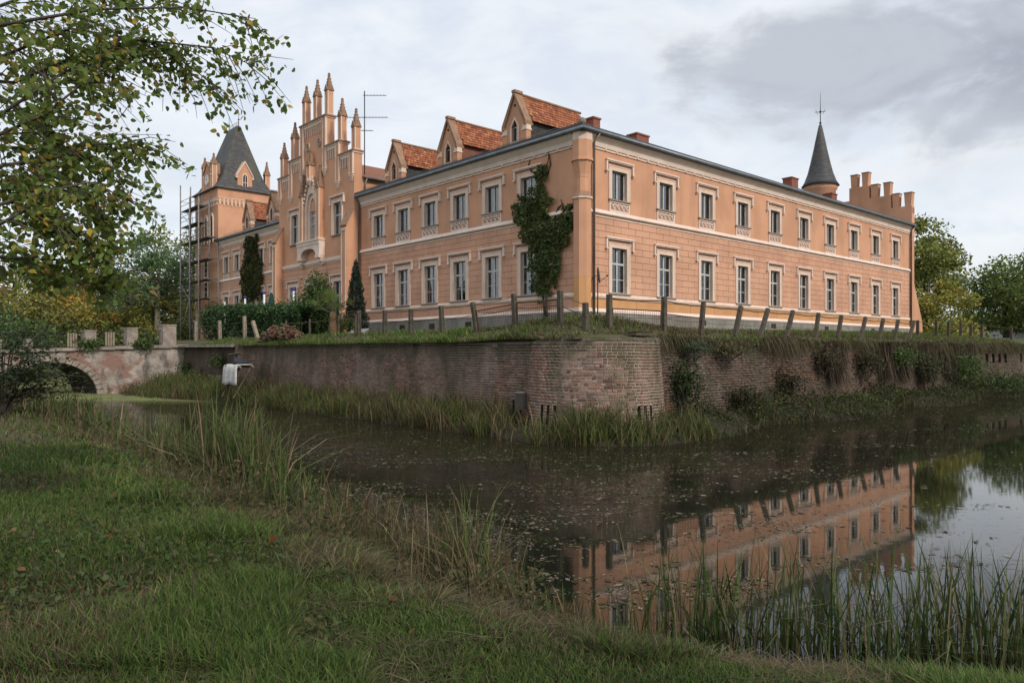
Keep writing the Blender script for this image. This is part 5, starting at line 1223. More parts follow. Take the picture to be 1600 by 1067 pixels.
reed_stand('reeds', 'tall dark green reeds standing in the near water at the right', [pxst(px, py, .42, h, n) for px, py, h, n in ((980, 985, .5, 24), (1050, 1000, 1.0, 60), (1110, 1000, 1.15, 70), (1170, 1005, 1.05, 60), (1230, 1010, 1.2, 76), (1300, 1015, 1.15, 76), (1370, 1020, 1.2, 84), (1440, 1020, 1.15, 84), (1500, 1025, 1.2, 90), (1560, 1025, 1.2, 90), (1620, 1025, 1.1, 70))], .016, None, None, GR_D, None, .16)
reed_stand('reeds', 'clump of tall reeds on the near bank left of centre', [pxst(px, py, r, h, n) for px, py, r, h, n in ((330, 772, .55, 1.45, 150), (368, 785, .5, 1.75, 260), (408, 792, .5, 1.55, 170), (385, 778, .5, 1.7, 140), (290, 765, .7, 1.0, 110), (450, 815, .6, 1.0, 130), (500, 830, .6, .8, 130))], .022, None, None, GR_D + G_REED[:2], None, .25)
reed_stand('reeds', 'reed clump at the far left of the near bank', [pxst(px, py, r, h, n) for px, py, r, h, n in ((70, 662, 1.5, 1.1, 120), (105, 670, 1.2, 1.35, 190), (140, 682, 1.1, 1.2, 150), (200, 702, 1.1, 1.15, 130), (240, 725, .9, 1.2, 130), (30, 652, 1.8, 1.0, 110))], .04, None, None, GR_D, None, .25)
reed_stand('reeds', 'thin yellowing reeds along the near bank towards the middle', [pxst(px, py, r, h, n) for px, py, r, h, n in ((560, 850, .6, .8, 80), (610, 865, .5, .75, 70), (660, 880, .45, .8, 70), (700, 895, .4, .9, 80), (735, 905, .3, 1.2, 130), (770, 920, .35, .75, 50), (820, 940, .4, .5, 40), (880, 960, .4, .4, 40))], .012, None, None, GR_D + G_REED, None, .35)
x, y, s = shore_pts(60000, -.4, 1.7, y1=30); cl = vnoise(x, y, .8, 36); k = (rng.random(len(x)) < np.clip((cl - .42) * 4, 0, 1)) & (x < .3); x, y, cl = x[k], y[k], cl[k]; n = len(x)
stuff(leaves('bank_herbs', np.stack([x, y, np.maximum(ground_z(x, y), 0) + rng.random(n) ** .8 * .55 * (cl - .3) * 2.2], 1), .028 + .0035 * y, pick([(.055, .075, .026), (.08, .10, .034), (.11, .085, .045), (.16, .11, .06), (.04, .05, .02)], n), None, (0, 0, .5)), 'leafy herbs and nettles along the near waterline')
x, y, s = shore_pts(26000, -.3, 1.5, y1=28); cl = vnoise(x, y, 1.1, 38); k = (rng.random(len(x)) < np.clip((cl - .35) * 2.5, .05, 1)) & (x < .6); x, y, cl = x[k], y[k], cl[k]; n = len(x)
stuff(blades('dead_stalks', np.stack([x, y, np.maximum(ground_z(x, y), 0) - .02], 1), rng.uniform(.25, .95, n) * (.5 + cl) * np.clip(.55 + .05 * y, 0, 1.15), .005 + .0008 * y, rng.uniform(.05, 1.3, n), pick(G_DEAD + [(.09, .10, .04)], n, None, .4) * .62, droop=.45), 'brown broken stalks along the near waterline')
# growth on the strip below the moat walls
def strip(path, n, tmin, tmax):
    i = rng.integers(0, len(path) - 1, n); f = rng.random(n); A = np.array(path); q = A[i] * (1 - f[:, None]) + A[i + 1] * f[:, None]
    t = rng.uniform(tmin, tmax, n) * q[:, 4]; u, v = q[:, 0] + q[:, 2] * t, q[:, 1] + q[:, 3] * t; X, Y, _ = P(u, v)
    return X, Y, np.maximum(.0, q[:, 5] * (1 - t / q[:, 4] / 1.05)), u, v
PL_ = [p for p in PATH_L]
X, Y, Z, u, v = strip(PL_ + PATH_B + [p for p in PATH_R if p[0] < -7.2], 24000, .0, 1.12); cl = vnoise(X, Y, .7, 31) * .6 + vnoise(X, Y, .28, 35) * .4
k = rng.random(len(X)) < np.clip(-.15 + 1.7 * cl, .04, 1); X, Y, Z, u, v, cl = X[k], Y[k], Z[k], u[k], v[k], cl[k]; n = len(X)
h = rng.uniform(.25, 1.0, n) * (.35 + 1.1 * cl); isd = rng.random(n) < .25 + .35 * (vnoise(X, Y, 1.1, 33) > .6)
stuff(blades('bank_reeds', np.stack([X, Y, Z - .03], 1), h, rng.uniform(.014, .03, n), rng.uniform(.05, .75, n), np.where(isd[:, None], pick(G_DEAD, n) * .7, pick([(.07, .105, .027), (.10, .13, .037), (.05, .07, .022), (.15, .145, .05)], n))), 'long green reeds growing below the brick wall and bastion')
X, Y, Z, u, v = strip([p for p in PATH_R if p[0] > -7.6], 18000, .0, 1.1); cl = vnoise(X, Y, 1.0, 41); n = len(X); h = rng.uniform(.15, .6, n) * (.4 + .9 * cl); isd = rng.random(n) < .35
stuff(blades('bank_grass', np.stack([X, Y, Z - .03], 1), h, rng.uniform(.015, .035, n), rng.uniform(.3, 1.6, n), np.where(isd[:, None], pick(G_DEAD, n) * .6, pick([(.045, .065, .02), (.07, .09, .028), (.035, .048, .018)], n)), droop=.5), 'tangled grass below the overgrown right wall')
X, Y, Z, u, v = strip([p for p in PATH_R if p[0] > -8], 34000, -.1, 1.0); cl = vnoise(u, v, 1.3, 43); k = cl > .42; X, Y, Z, cl = X[k], Y[k], Z[k], cl[k]; n = len(X)
stuff(leaves('bank_herbs', np.stack([X, Y, Z + rng.random(n) ** .7 * .75 * np.clip((cl - .40) * 3, 0, 1)], 1), .07 + .001 * Y, pick([(.040, .062, .020), (.060, .085, .026), (.028, .042, .016), (.09, .10, .03), (.075, .055, .03)], n), None, (0, -.3, .7)), 'low leafy herbs on the bank below the right wall')
# terrace grass, denser and longer at the wall edges
u = np.concatenate([rng.uniform(-10.7, -4, 26000), rng.uniform(-10.6, 34, 46000), rng.uniform(-10.75, -10.2, 9000), rng.uniform(-9, 40, 15000)])
v = np.concatenate([rng.uniform(-9.5, 20, 26000), rng.uniform(-9.6, -2.5, 46000), rng.uniform(-9, 14, 9000), rng.uniform(-9.8, -9.2, 15000)])
k = (np.hypot(u - BC[0], v - BC[1]) < 1.9) | ((u > -10.75) & (v > -9.85)); k &= ~((u > -8.3) & (np.abs(v - 6.5 - (u + 8.2) * 1.53) < 1.2)); u, v = u[k], v[k]
pt = vnoise(u, v, 1.3, 51); X, Y, _ = P(u, v); n = len(u); h = rng.uniform(.07, .24, n) * (.5 + pt); isd = rng.random(n) < np.where(v < -6.5, .55, .22) + .3 * (pt < .4)
stuff(blades('terrace_grass', np.stack([X, Y, terr_z(u, v) - .02], 1), h, rng.uniform(.016, .034, n), rng.uniform(.2, 1.3, n), np.where(isd[:, None], pick(G_DEAD, n) * .75, pick([(.10, .17, .038), (.135, .205, .05), (.075, .12, .03)], n))), 'grass on the terrace in front of the palace')
n = 26000; u = rng.uniform(-8.4, 42, n); hang = rng.random(n) < np.clip(vnoise(u, u * 0, 1.6, 55) * 1.5 - .2, .05, 1); u = u[hang]; n = len(u)
X, Y, Z = P(u, -9.62 - .08 * rng.random(n), WT - .06 + .08 * rng.random(n)); L_ = rng.uniform(.15, .65, n) * (.3 + vnoise(u, u * 0, 2.1, 57))
az = np.full(n, math.atan2(-BX[1], -BX[0])) + rng.normal(0, .5, n)
b = blades('hanging_grass', np.stack([X, Y, Z * np.ones(n)], 1), L_, rng.uniform(.014, .028, n), rng.uniform(.5, .9, n), pick([(.07, .075, .03), (.12, .10, .055), (.05, .045, .025), (.16, .13, .08)], n), az=az, droop=2.6); stuff(b, 'dry grass hanging over the edge of the right wall')
# creepers and shrubs on the right wall
def cloud(name, n, c, r, size, pal, p=None, shell=.5, up=(0, 0, .4), parent=None, seed=1, lump=.35):
    d = rand_dirs(n); rr = (shell + (1 - shell) * rng.random(n)) ; 
    lum = 1 + lump * (vnoise(d[:, 0] * 3 + d[:, 2] * 2, d[:, 1] * 3 - d[:, 2], .8, seed) - .5) * 2
    q = np.asarray(c) + d * (rr * lum)[:, None] * np.asarray(r); shade = (.8 + .4 * vnoise(q[:, 0] + q[:, 2], q[:, 1] - q[:, 2], .45 * max(r) , seed + 5))[:, None]
    return leaves(name, q, size, pick(pal, n, p) * shade, parent, up)
D_GREEN = [(0.035, 0.058, 0.022), (0.056, 0.083, 0.032), (0.080, 0.112, 0.042), (0.029, 0.045, 0.019)]
B_GREEN = [(0.062, 0.112, 0.033), (0.100, 0.156, 0.048), (0.144, 0.194, 0.062), (0.045, 0.077, 0.025)]
M_GREEN = [(0.060, 0.105, 0.033), (0.090, 0.135, 0.042), (0.128, 0.165, 0.053), (0.048, 0.078, 0.027)]
def wallplant(px, py, sx, sz, n, label, pal=D_GREEN, size=.09, cat='shrub', off=-10.0):
    uu = upx(px, off); X, Y, _ = P(uu, off); z = CAMH + (550 - py) / 1159 * Y
    e = empty('shrub' if cat == 'shrub' else 'creeper', (X, Y, max(.1, z - sz)), 0, label, cat); lc = (0, 0, z - e.location.z)
    m = MB()
    for i in range(7): a = rng.normal(0, .35, 2); m.tube([(0, 0, -.1), (a[0] * sx, a[1] * .3, (lc[2]) * .6), (a[0] * 2 * sx, a[1] * .5, lc[2] + sz * .5 * rng.random())], [.02, .014, .005], BARK, 4)
    m.build('stems', e)
    o = cloud('foliage', n, lc, (sx * AX[0] + .2, sx * .6, sz), size, pal, None, .2, (0, -.4, .4), e, int(px)); return o
wallplant(1072, 600, .75, .85, 1500, 'dark bush in the corner between bastion and right wall')
wallplant(1232, 600, .7, .75, 1100, 'dark scrub on the foot of the right wall', [(.03, .03, .016), (.045, .05, .02), (.06, .05, .03)])
wallplant(1085, 545, .6, .35, 500, 'small grey green plant on the right wall top near bastion', [(.075, .105, .065), (.05, .08, .04)], .08, 'creeper')
wallplant(1402, 556, 1.3, .55, 1300, 'light green creeper hanging from the right wall middle', M_GREEN, .11, 'creeper')
wallplant(1497, 575, 2.0, .95, 2600, 'green creeper mass covering the right wall far end', M_GREEN, .13, 'creeper')
wallplant(1140, 545, 1.0, .3, 700, 'grassy tuft hanging over the right wall top near the bastion', [(.10, .10, .05), (.08, .09, .035), (.13, .11, .06)], .09, 'creeper')
wallplant(1290, 560, .8, .55, 900, 'brown green creeper on the middle of the right wall', [(.09, .085, .045), (.06, .06, .03), (.10, .075, .045)], .10, 'creeper')
wallplant(1355, 565, 1.0, .75, 1300, 'brownish tangle of stems left of the light green creeper', [(.085, .07, .045), (.06, .05, .032), (.07, .08, .035)], .10, 'creeper')
wallplant(1445, 575, 1.3, .9, 1700, 'dark creeper tangle right of the light green creeper', [(.05, .06, .028), (.07, .085, .033), (.08, .065, .04)], .11, 'creeper')
wallplant(1160, 618, 1.0, .4, 900, 'low dark growth at the foot of the right wall near bastion', [(.05, .055, .028), (.07, .065, .035)], .09)
wallplant(1340, 622, 1.4, .35, 900, 'grassy green mound at the water below the right wall', M_GREEN, .09)
wallplant(1560, 600, 2.4, .8, 1800, 'dense bank scrub below the wall niches', D_GREEN + M_GREEN, .13, 'shrub', -10.8)
n = 6500; uc_ = rng.choice([4.2, 9.3, 11.2, 13.8, 14.6, 17.2, 17.9, 20.5], n) + rng.normal(0, .34, n); top = WT + .1 - .35 * rng.random(n); ln = rng.uniform(.3, 1.9, n)
X, Y, _ = P(uc_, -9.75 - .25 * rng.random(n)); az = np.full(n, math.atan2(-BX[1], -BX[0])) + rng.normal(0, .8, n)
b = blades('dead_vines', np.stack([X, Y, top], 1), -ln, rng.uniform(.012, .03, n), rng.uniform(-.25, -.02, n), pick([(.065, .05, .035), (.10, .08, .055), (.04, .032, .022), (.13, .11, .075)], n), az=az, droop=0); stuff(b, 'curtain of dead brown vines hanging down the right wall')
# ------------------------------------------------------------------ ivy on the left front
def inpoly(x, y, poly):
    r = np.zeros(len(x), bool)
    for (x0, y0), (x1, y1) in zip(poly, poly[1:] + poly[:1]):
        c = ((y0 > y) != (y1 > y)) & (x < (x1 - x0) * (y - y0) / ((y1 - y0) or 1e-9) + x0); r ^= c
    return r
def ivy(label, pxy, n, size, pal, stem):
    poly = []
    for px, py in pxy:
        v = vpx(px, 0); Y = P(0, v)[1]; poly.append((v, CAMH + (550 - py) / 1159 * Y))
    A = np.array(poly); lo, hi = A.min(0), A.max(0); v = rng.uniform(lo[0], hi[0], n * 3); z = rng.uniform(lo[1], hi[1], n * 3)
    wv, wz = v + (vnoise(v, z, .35, 61) - .5) * .7, z + (vnoise(v, z, .35, 62) - .5) * .7
    k = inpoly(wv, wz, poly); v, z = v[k][:n], z[k][:n]; n = len(v)
    d = .05 + .38 * vnoise(v, z, .55, 63) * rng.random(n) ** .6 + .12 * vnoise(v, z, .2, 64)
    c0 = P(0, A[:, 0].mean()); e = empty('ivy', (c0[0] - AX[0] * .3, c0[1] - AX[1] * .3, 3.5), 0, label, 'ivy'); L = np.array(e.location)
    X, Y, _ = P(-d, v); yel = np.clip(vnoise(v, z, .9, 65) * 1.6 - .5, 0, 1)[:, None]
    cols = pick(pal, n) * (1 - .45 * yel) + .45 * yel * np.array([.13, .14, .03]) * rng.uniform(.6, 1.2, (n, 1))
    leaves('foliage', np.stack([X, Y, z], 1) - L, size, cols, e, (-AX[0] * 1.1, -AX[1] * 1.1, .5))
    for pts in stem:
        m = MB(); q = []
        for px, py, dd in pts: vv = vpx(px, -dd); p = P(-dd, vv); q.append(Vector((p[0], p[1], CAMH + (550 - py) / 1159 * p[1])) - Vector(e.location))
        m.tube(q, [.06 * (1 - .8 * i / (len(q) - 1)) + .008 for i in range(len(q))], BARK, 5); m.build('stem', e)
ivy('dark green ivy climbing the left front beside the corner pier', [(837, 262), (850, 262), (853, 290), (864, 312), (867, 350), (880, 340), (899, 325), (896, 345), (888, 378), (881, 410), (873, 440), (860, 460), (857, 472), (845, 475), (841, 455), (834, 425), (830, 400), (828, 375), (816, 360), (807, 350), (808, 325), (813, 308), (834, 310), (838, 290)], 8500, .13, [(.055, .090, .028), (.085, .130, .038), (.12, .165, .048), (.034, .055, .020)],
    [[(851, 500, .18), (850, 480, .2), (846, 440, .15), (850, 380, .1)], [(854, 495, .18), (853, 470, .2), (860, 430, .12)], [(845, 275, .1), (853, 262, .06), (858, 245, .06), (856, 238, .06)], [(847, 270, .1), (856, 272, .05), (860, 258, .05), (858, 240, .05)], [(840, 272, .1), (830, 268, .05), (826, 258, .05), (828, 250, .05)], [(866, 345, .1), (872, 325, .05), (880, 318, .05)], [(870, 345, .1), (880, 322, .05), (876, 312, .05)], [(888, 335, .1), (896, 318, .05), (903, 305, .05)], [(885, 345, .1), (899, 322, .05), (906, 312, .05)]])
ivy('yellowish green ivy climbing the far wing left of the gable', [(386, 369), (406, 366), (408, 395), (409, 410), (415, 418), (413, 445), (408, 470), (384, 472), (380, 450), (379, 425), (385, 400)], 6000, .17, [(.035, .050, .014), (.055, .070, .018), (.025, .038, .012)], [[(396, 490, .15), (395, 450, .15), (396, 400, .1)]])
# ------------------------------------------------------------------ hedge, shrubs and conifers on the terrace
def lowplant(name, label, cat, u, v, r, h, n, size, pal, up=(0, 0, .5), zc=.55, stem=.05, group=None, shell=.35):
    z = float(terr_z(u, v)); e = empty(name, P(u, v, z), 0, label, cat, group); m = MB()
    for i in range(6): a = rng.normal(0, .3, 2); m.tube([(0, 0, -.1), (a[0] * r[0] * .5, a[1] * r[0] * .5, h * .35), (a[0] * r[0], a[1] * r[0], h * .8)], [stem, stem * .7, .012], BARK, 5)
    m.build('stem', e); cloud('foliage', n, (0, 0, h * zc), (r[0], r[1], h * (1 - zc) * 1.05), size, pal, None, shell, up, e, int(abs(v * 7))); return e
hz = empty('hedge', P(-6.6, 22.5, 3.4), 0, 'long clipped dark green laurel hedge on the terrace', 'hedge'); L = np.array(hz.location)
n = 20000; v = rng.uniform(13.4, 27.4, n); f = rng.random(n); face = rng.integers(0, 3, n); hh = 1.42 + .25 * vnoise(v, v * 0, 1.5, 71) + .04 * (v - 14)
uu = np.where(face == 0, -7.6, np.where(face == 1, -7.6 + 1.7 * rng.random(n), -5.9)); z = np.where(face == 1, hh, hh * rng.random(n)); bul = (vnoise(v, z, .6, 72) - .5) * .5; uu = uu - bul * (face == 0); z = z + bul * (face == 1) + rng.normal(0, .06, n); uu += rng.normal(0, .1, n)
X, Y, _ = P(uu, v); leaves('foliage', np.stack([X, Y, 3.2 + z], 1) - L, .16, pick([(.035, .075, .026), (.055, .105, .036), (.085, .14, .055), (.022, .045, .017)], n) * (.7 + .6 * vnoise(v, z * 2, .5, 73))[:, None], hz, (-.3, -.5, .7))
for vv in np.arange(14, 27.3, .9): m = MB(); q = PV(-6.7, vv, 3.1) - Vector(hz.location); m.tube([q, q + Vector((.05, 0, 1.2))], [.05, .02], BARK, 5); m.build('stem', hz)
LAUR = [(0.042, 0.090, 0.036), (0.066, 0.126, 0.050), (0.102, 0.168, 0.072)]
for px, lb_, hgt in ((347, 'leftmost rounded laurel bush behind the hedge', 2.75), (385, 'middle rounded laurel bush behind the hedge', 2.6), (422, 'rounded laurel bush behind the hedge near the parasol', 2.5)):
    lowplant('bush', lb_, 'bush', -3.6, vpx(px, -3.6), (1.75, 1.75), hgt, 2600, .19, LAUR, group='laurel bushes behind the hedge')
lowplant('bush', 'tall pointed bright green bush before the gable', 'bush', -5.2, vpx(497, -5.2), (.95, .95), 3.75, 5000, .14, B_GREEN, zc=.5)
lowplant('bush', 'broad green bush left of the pointed bush', 'bush', -5.6, vpx(474, -5.6), (1.5, 1.5), 2.5, 5200, .14, B_GREEN, zc=.5)
lowplant('bush', 'green bush between the pointed bush and palm', 'bush', -5.8, vpx(507, -5.8), (.9, .9), 2.4, 3000, .13, B_GREEN, zc=.5)
lowplant('bush', 'small yellow green bush at the entrance ramp', 'bush', -5.0, vpx(534, -5), (.5, .5), 1.1, 700, .10, [(.06, .09, .025), (.09, .12, .03), (.11, .13, .03)])
lowplant('bush', 'small yellow leaved plant at the ramp edge', 'bush', -8.1, vpx(556, -8.1), (.22, .22), .7, 260, .07, [(.14, .14, .03), (.09, .11, .03)])
def conifer(label, u, v, h, r, n, pal):
    z = float(terr_z(u, v)); e = empty('conifer', P(u, v, z), 0, label, 'conifer'); m = MB(); m.tube([(0, 0, -.1), (0, 0, h * .97)], [.09, .01], BARK, 6); m.build('trunk', e)
    t = rng.random(n) ** .62; a = rng.uniform(0, 6.28, n); prof = (.06 + .94 * t ** .85) * np.minimum(1, .55 + (1 - t) * 4); lump = .68 + .5 * vnoise(a * 2, t * 16, 1, 81)
    rr = r * prof * lump * (.25 + .75 * rng.random(n) ** .5); q = np.stack([rr * np.cos(a), rr * np.sin(a), h * (1 - t) + .05 + rng.normal(0, .05, n)], 1)
    leaves('crown', q, .15, pick(pal, n) * (.75 + .5 * vnoise(a * 2.5, t * 18, 1, 82))[:, None], e, (0, 0, .9), .35)
conifer('dark blue green conifer beside the gable block downpipe', -2.4, vpx(556, -2.4), 4.5, .95, 7500, [(.022, .046, .034), (.036, .066, .048), (.055, .090, .068)])
# windmill palm in a wicker tub
v = vpx(520, -6.6); z = float(terr_z(-6.6, v)); pm_ = empty('palm', P(-6.6, v, z), 0, 'small fan palm with brown shaggy trunk before the ramp', 'palm'); m = MB()
m.lathe([(.16, -.05), (.22, .25), (.20, .6), (.15, .95), (.19, 1.15), (.10, 1.3)], pm('palm_fibre', (.16, .10, .055), (.10, .065, .04), 9, 1), (0, 0), 12); m.build('trunk', pm_)
B0 = []; H0 = []; AZ0 = []; 
for i in range(16):
    a = rng.uniform(0, 6.28); el = rng.uniform(.2, 1.3); ln = rng.uniform(.7, 1.15); tip = np.array([math.cos(a) * math.cos(el), math.sin(a) * math.cos(el), math.sin(el)]) * ln + np.array([0, 0, 1.25])
    mm = MB(); mm.tube([(0, 0, 1.2), tuple(tip)], .012, GREENCL if False else BARK, 4)
    X = np.cross(tip, [0, 0, 1.]); X /= np.linalg.norm(X) + 1e-6; Yd = tip / np.linalg.norm(tip)
    vs = []; f = []
    for k in range(13):
        b = -1.7 + 3.4 * k / 12; d = Yd * math.cos(b) + X * math.sin(b); e_ = np.cross(d, np.cross(Yd, X)); L_ = rng.uniform(.38, .55); n0 = len(vs); vs += [tip, tip + d * L_ * .5 + e_ * .022, tip + d * L_ + np.array([0, 0, -.12]), tip + d * L_ * .5 - e_ * .022]; f.append((n0, n0 + 1, n0 + 2, n0 + 3))
    mm.add(vs, f, LEAFM, tuple(np.array((.11, .15, .04)) * rng.uniform(.6, 1.3))); mm.build('frond', pm_)
# ------------------------------------------------------------------ trees
def tree(name, label, cat, base, h, rad, n, size, pal, p=None, crown0=.3, trunk=.22, ncl=46, group=None, bark=BARK, seedx=0, shape=1.0, clr=.34, dens=.55):
    x, y = base; z = float(ground_z(x, y)); e = empty(name, (x, y, z), 0, label, cat, group); m = MB(); zc0 = h * crown0
    bend = rng.normal(0, .03 * h, 2); tp = [(0, 0, -.2), (bend[0] * .3, bend[1] * .3, h * .3), (bend[0], bend[1], h * .6), (bend[0] * 1.2, bend[1] * 1.2, h * .92)]
    m.tube(tp, [trunk * 1.15, trunk * .8, trunk * .5, .03], bark, 8)
    cl = []; 
    while len(cl) < ncl:
        d = rng.normal(size=3); d /= np.linalg.norm(d); r = rng.random() ** .4; c = np.array([d[0] * rad * r, d[1] * rad * r, d[2] * r * (h - zc0) / 2 + (h + zc0) / 2])
        t = (c[2] - zc0) / (h - zc0); taper = 1 if shape >= 1 else 1 - (1 - shape) * t
        c[:2] *= taper; cl.append(c)
    q = []; cc = []
    for c in cl:
        a = .25 + .6 * max(0, (c[2] - zc0)) / h; s = Vector(tp[1]).lerp(Vector(tp[3]), min(1, max(0, (c[2] * .8 - h * .3) / (h * .62))))
        if rng.random() < .7: mid = s.lerp(Vector(c), .55) + Vector((0, 0, -.04 * h)); m.tube([s, mid, Vector(c)], [trunk * .28, trunk * .16, .02], bark, 4, cap=False)
        k = int(n / ncl * rng.uniform(.6, 1.4)); r = rad * clr * rng.uniform(.65, 1.25); d = rand_dirs(k) * (rng.random((k, 1)) ** dens) * r * np.array([1, 1, .75])
        q.append(c + d); cc.append(pick(pal, k, p, .22) * rng.uniform(.72, 1.25) )
    m.build('trunk', e); leaves('crown', np.concatenate(q), size, np.concatenate(cc), e, (0, -.1, .5)); return e
def txy(px, Y): return ((px - 800) / 1159 * Y, Y)
def hpx(py, Y, z0): return CAMH + (550 - py) / 1159 * Y - z0
T_OL = [(0.132, 0.178, 0.053), (0.186, 0.225, 0.068), (0.233, 0.248, 0.075), (0.093, 0.132, 0.044)]
T_YE = [(0.235, 0.248, 0.057), (0.317, 0.290, 0.069), (0.179, 0.214, 0.057), (0.414, 0.331, 0.076)]
T_OR = [(0.368, 0.212, 0.032), (0.416, 0.272, 0.045), (0.304, 0.153, 0.032), (0.336, 0.255, 0.054)]
T_DK = [(0.070, 0.132, 0.053), (0.109, 0.178, 0.071), (0.147, 0.225, 0.093)]
T_BR = [(.18, .13, .065), (.23, .17, .08), (.14, .11, .055)]
def bt(px, pyt, Y, rad, n, pal, label, size=.3, c0=.3, bark=BARK, ncl=46, name='tree', **k):
    b = txy(px, Y); z0 = float(ground_z(*b)); return tree(name, label, name, b, hpx(pyt, Y, z0), rad, n, size, pal, None, c0, .2 + .004 * Y * .5, ncl, 'trees beyond the moat', bark, **k)
bt(245, 372, 78, 6.0, 5200, T_DK, 'tall dark green tree left of the scaffold', .36, .38, BARKP, dens=.8)
bt(296, 348, 92, 6.5, 4200, T_OL, 'olive tree rising behind the scaffold', .42, .3)
bt(205, 430, 84, 4.5, 3000, T_DK, 'dark slim tree behind the bridge end pillar', .36, .25, BARKP)
bt(120, 455, 76, 3.6, 3600, T_OR, 'bright orange autumn tree behind the bridge', .28, .2)
bt(150, 385, 95, 6.0, 1500, T_BR, 'thin brown leaved tree with sparse crown', .36, .35, BARK, clr=.42)
bt(175, 470, 80, 3.6, 2600, T_YE, 'yellow green young tree behind the bridge pillars', .28, .1, BARKP)
bt(60, 440, 70, 5.0, 3600, T_YE, 'yellow green tree at the left behind the bridge', .32, .15, BARKP)
bt(10, 400, 75, 6.0, 4200, T_OL, 'broad olive tree at the left picture edge', .36, .15)
bt(265, 450, 80, 3.8, 3200, T_YE, 'yellow tinged bush at the foot of the scaffold', .28, .08)
bt(222, 500, 78, 2.6, 1800, T_YE, 'small yellow shrub behind the bridge railing', .24, .05)
bt(30, 500, 58, 4.0, 3200, M_GREEN, 'leafy green bush behind the left bridge railing', .28, .05)
bt(185, 515, 80, 3.4, 2200, T_OL, 'olive undergrowth behind the middle bridge pillar', .28, .05)
bt(-60, 470, 66, 6.0, 3600, T_DK, 'dark tree beyond the left picture edge', .36, .1)
bt(90, 420, 105, 7.0, 3600, T_OL, 'distant olive tree behind the orange tree', .5, .1)
bt(200, 415, 110, 7.0, 3200, T_BR, 'distant brownish tree behind the dark tree', .5, .1, clr=.4)
bt(290, 440, 112, 7.0, 3200, T_OL, 'distant olive tree seen through the scaffold', .5, .1)
bt(310, 478, 75, 3.2, 2000, T_OL, 'olive bush at the scaffold foot beside the hedge', .3, .08)
# understorey beyond the bridge, one mass
n = 16000; Y = rng.uniform(68, 98, n); px = rng.uniform(-120, 330, n); X = (px - 800) / 1159 * Y; k = ground_z(X, Y) > .4; X, Y = X[k], Y[k]; n = len(X); q = np.stack([X, Y, ground_z(X, Y) + 2.6 * rng.random(n) * (.4 + vnoise(X, Y, 4, 91))], 1)
stuff(leaves('understorey', q, .5, pick(T_OL + M_GREEN, n), None, (0, 0, .4)), 'mixed green undergrowth beyond the bridge')
# right side
bt(1444, 350, 76, 5.0, 9000, T_OL + T_YE[:3], 'upper olive tree behind the palace end', .38, .45, seedx=1, clr=.3)
bt(1448, 425, 70, 4.2, 8000, T_YE, 'yellow green tree close behind the palace end', .34, .12)
bt(1572, 404, 82, 6.4, 12000, [(.13, .19, .05), (.17, .23, .06), (.21, .25, .07), (.095, .14, .045)], 'large rounded green tree at the right edge', .38, .18, ncl=60)
bt(1665, 400, 86, 6.0, 4600, T_OL, 'green tree cut by the right picture edge', .4, .15)
bt(1700, 430, 90, 7, 3600, T_DK, 'dark tree outside the right picture edge', .45, .15)
n = 7000; Y = rng.uniform(92, 112, n); px = rng.uniform(1420, 1760, n); X = (px - 800) / 1159 * Y; q = np.stack([X, Y, 2.4 + 2.6 * rng.random(n)], 1)
stuff(leaves('understorey', q, .5, pick(T_OL + T_YE, n), None, (0, 0, .4)), 'autumn undergrowth beyond the right fence')
# far wooded horizon
n = 26000; a = rng.uniform(-1.25, 1.25, n); D = rng.uniform(190, 260, n); X, Y = np.sin(a) * D, np.cos(a) * D; q = np.stack([X, Y, 2 + 11 * rng.random(n) * (.45 + .75 * vnoise(a * 40, a * 0, 1, 95))], 1)
stuff(leaves('far_woods', q, 2.0, pick(T_OL + T_DK, n), None, (0, 0, .3)), 'distant woodland along the horizon')
# dark shrub at the left edge of the near bank, drooping fronds
def frondshrub(label, px, py, r, h, n, pal, zz=.55):
    p = gpt(px, py); e = empty('shrub', tuple(p), 0, label, 'shrub'); m = MB(); q = []; c = []
    for i in range(26):
        a = rng.uniform(0, 6.28); el = rng.uniform(.15, 1.2); L_ = r * rng.uniform(.6, 1.1); tip = Vector((math.cos(a) * L_ * math.cos(el) * 1.2, math.sin(a) * L_ * math.cos(el), h * (.25 + .75 * math.sin(el)))); mid = tip * .55 + Vector((0, 0, h * .22))
        m.tube([(0, 0, -.1), mid, tip], [.03, .016, .005], BARK, 4)
        k = n // 26; t = rng.uniform(.3, 1, k); pts = np.array([(Vector((0, 0, 0)).lerp(mid, s * 2) if s < .5 else mid.lerp(tip, s * 2 - 1)) for s in t]); q.append(pts + rng.normal(0, .10 * r, (k, 3)) * np.array([1, 1, .45])); c.append(pick(pal, k))
    m.build('stems', e); leaves('foliage', np.concatenate(q), .15, np.concatenate(c), e, (0, 0, 1.6), .45)
frondshrub('dark spreading shrub at the left end of the near bank', 2, 648, 1.9, 2.5, 1600, [(.026, .045, .022), (.040, .064, .028), (.056, .085, .034)])
frondshrub('low shrub with reddish leaves below the spreading shrub', 30, 640, 1.5, .9, 800, [(.10, .03, .02), (.05, .05, .02), (.07, .04, .02)])
frondshrub('low tangled bush at the left picture edge by water', -25, 645, 2.2, 1.3, 1500, [(.035, .045, .02), (.05, .055, .022), (.07, .06, .03)])
for px, py, lb_ in ((140, 540, 'small fern like plant growing on the bridge kerb'), (222, 540, 'small green weed on the bridge near the large pillar')):
    s = (800 - px) / 1159; Yb = 42.6 if px < 200 else 43.6; p = at(px, py, Yb - .3); e = empty('wall_plant', tuple(p), 0, lb_, 'plant'); cloud('foliage', 420, (0, 0, .1), (.8, .4, .35), .16, M_GREEN, None, .1, (0, -.3, .6), e, px)
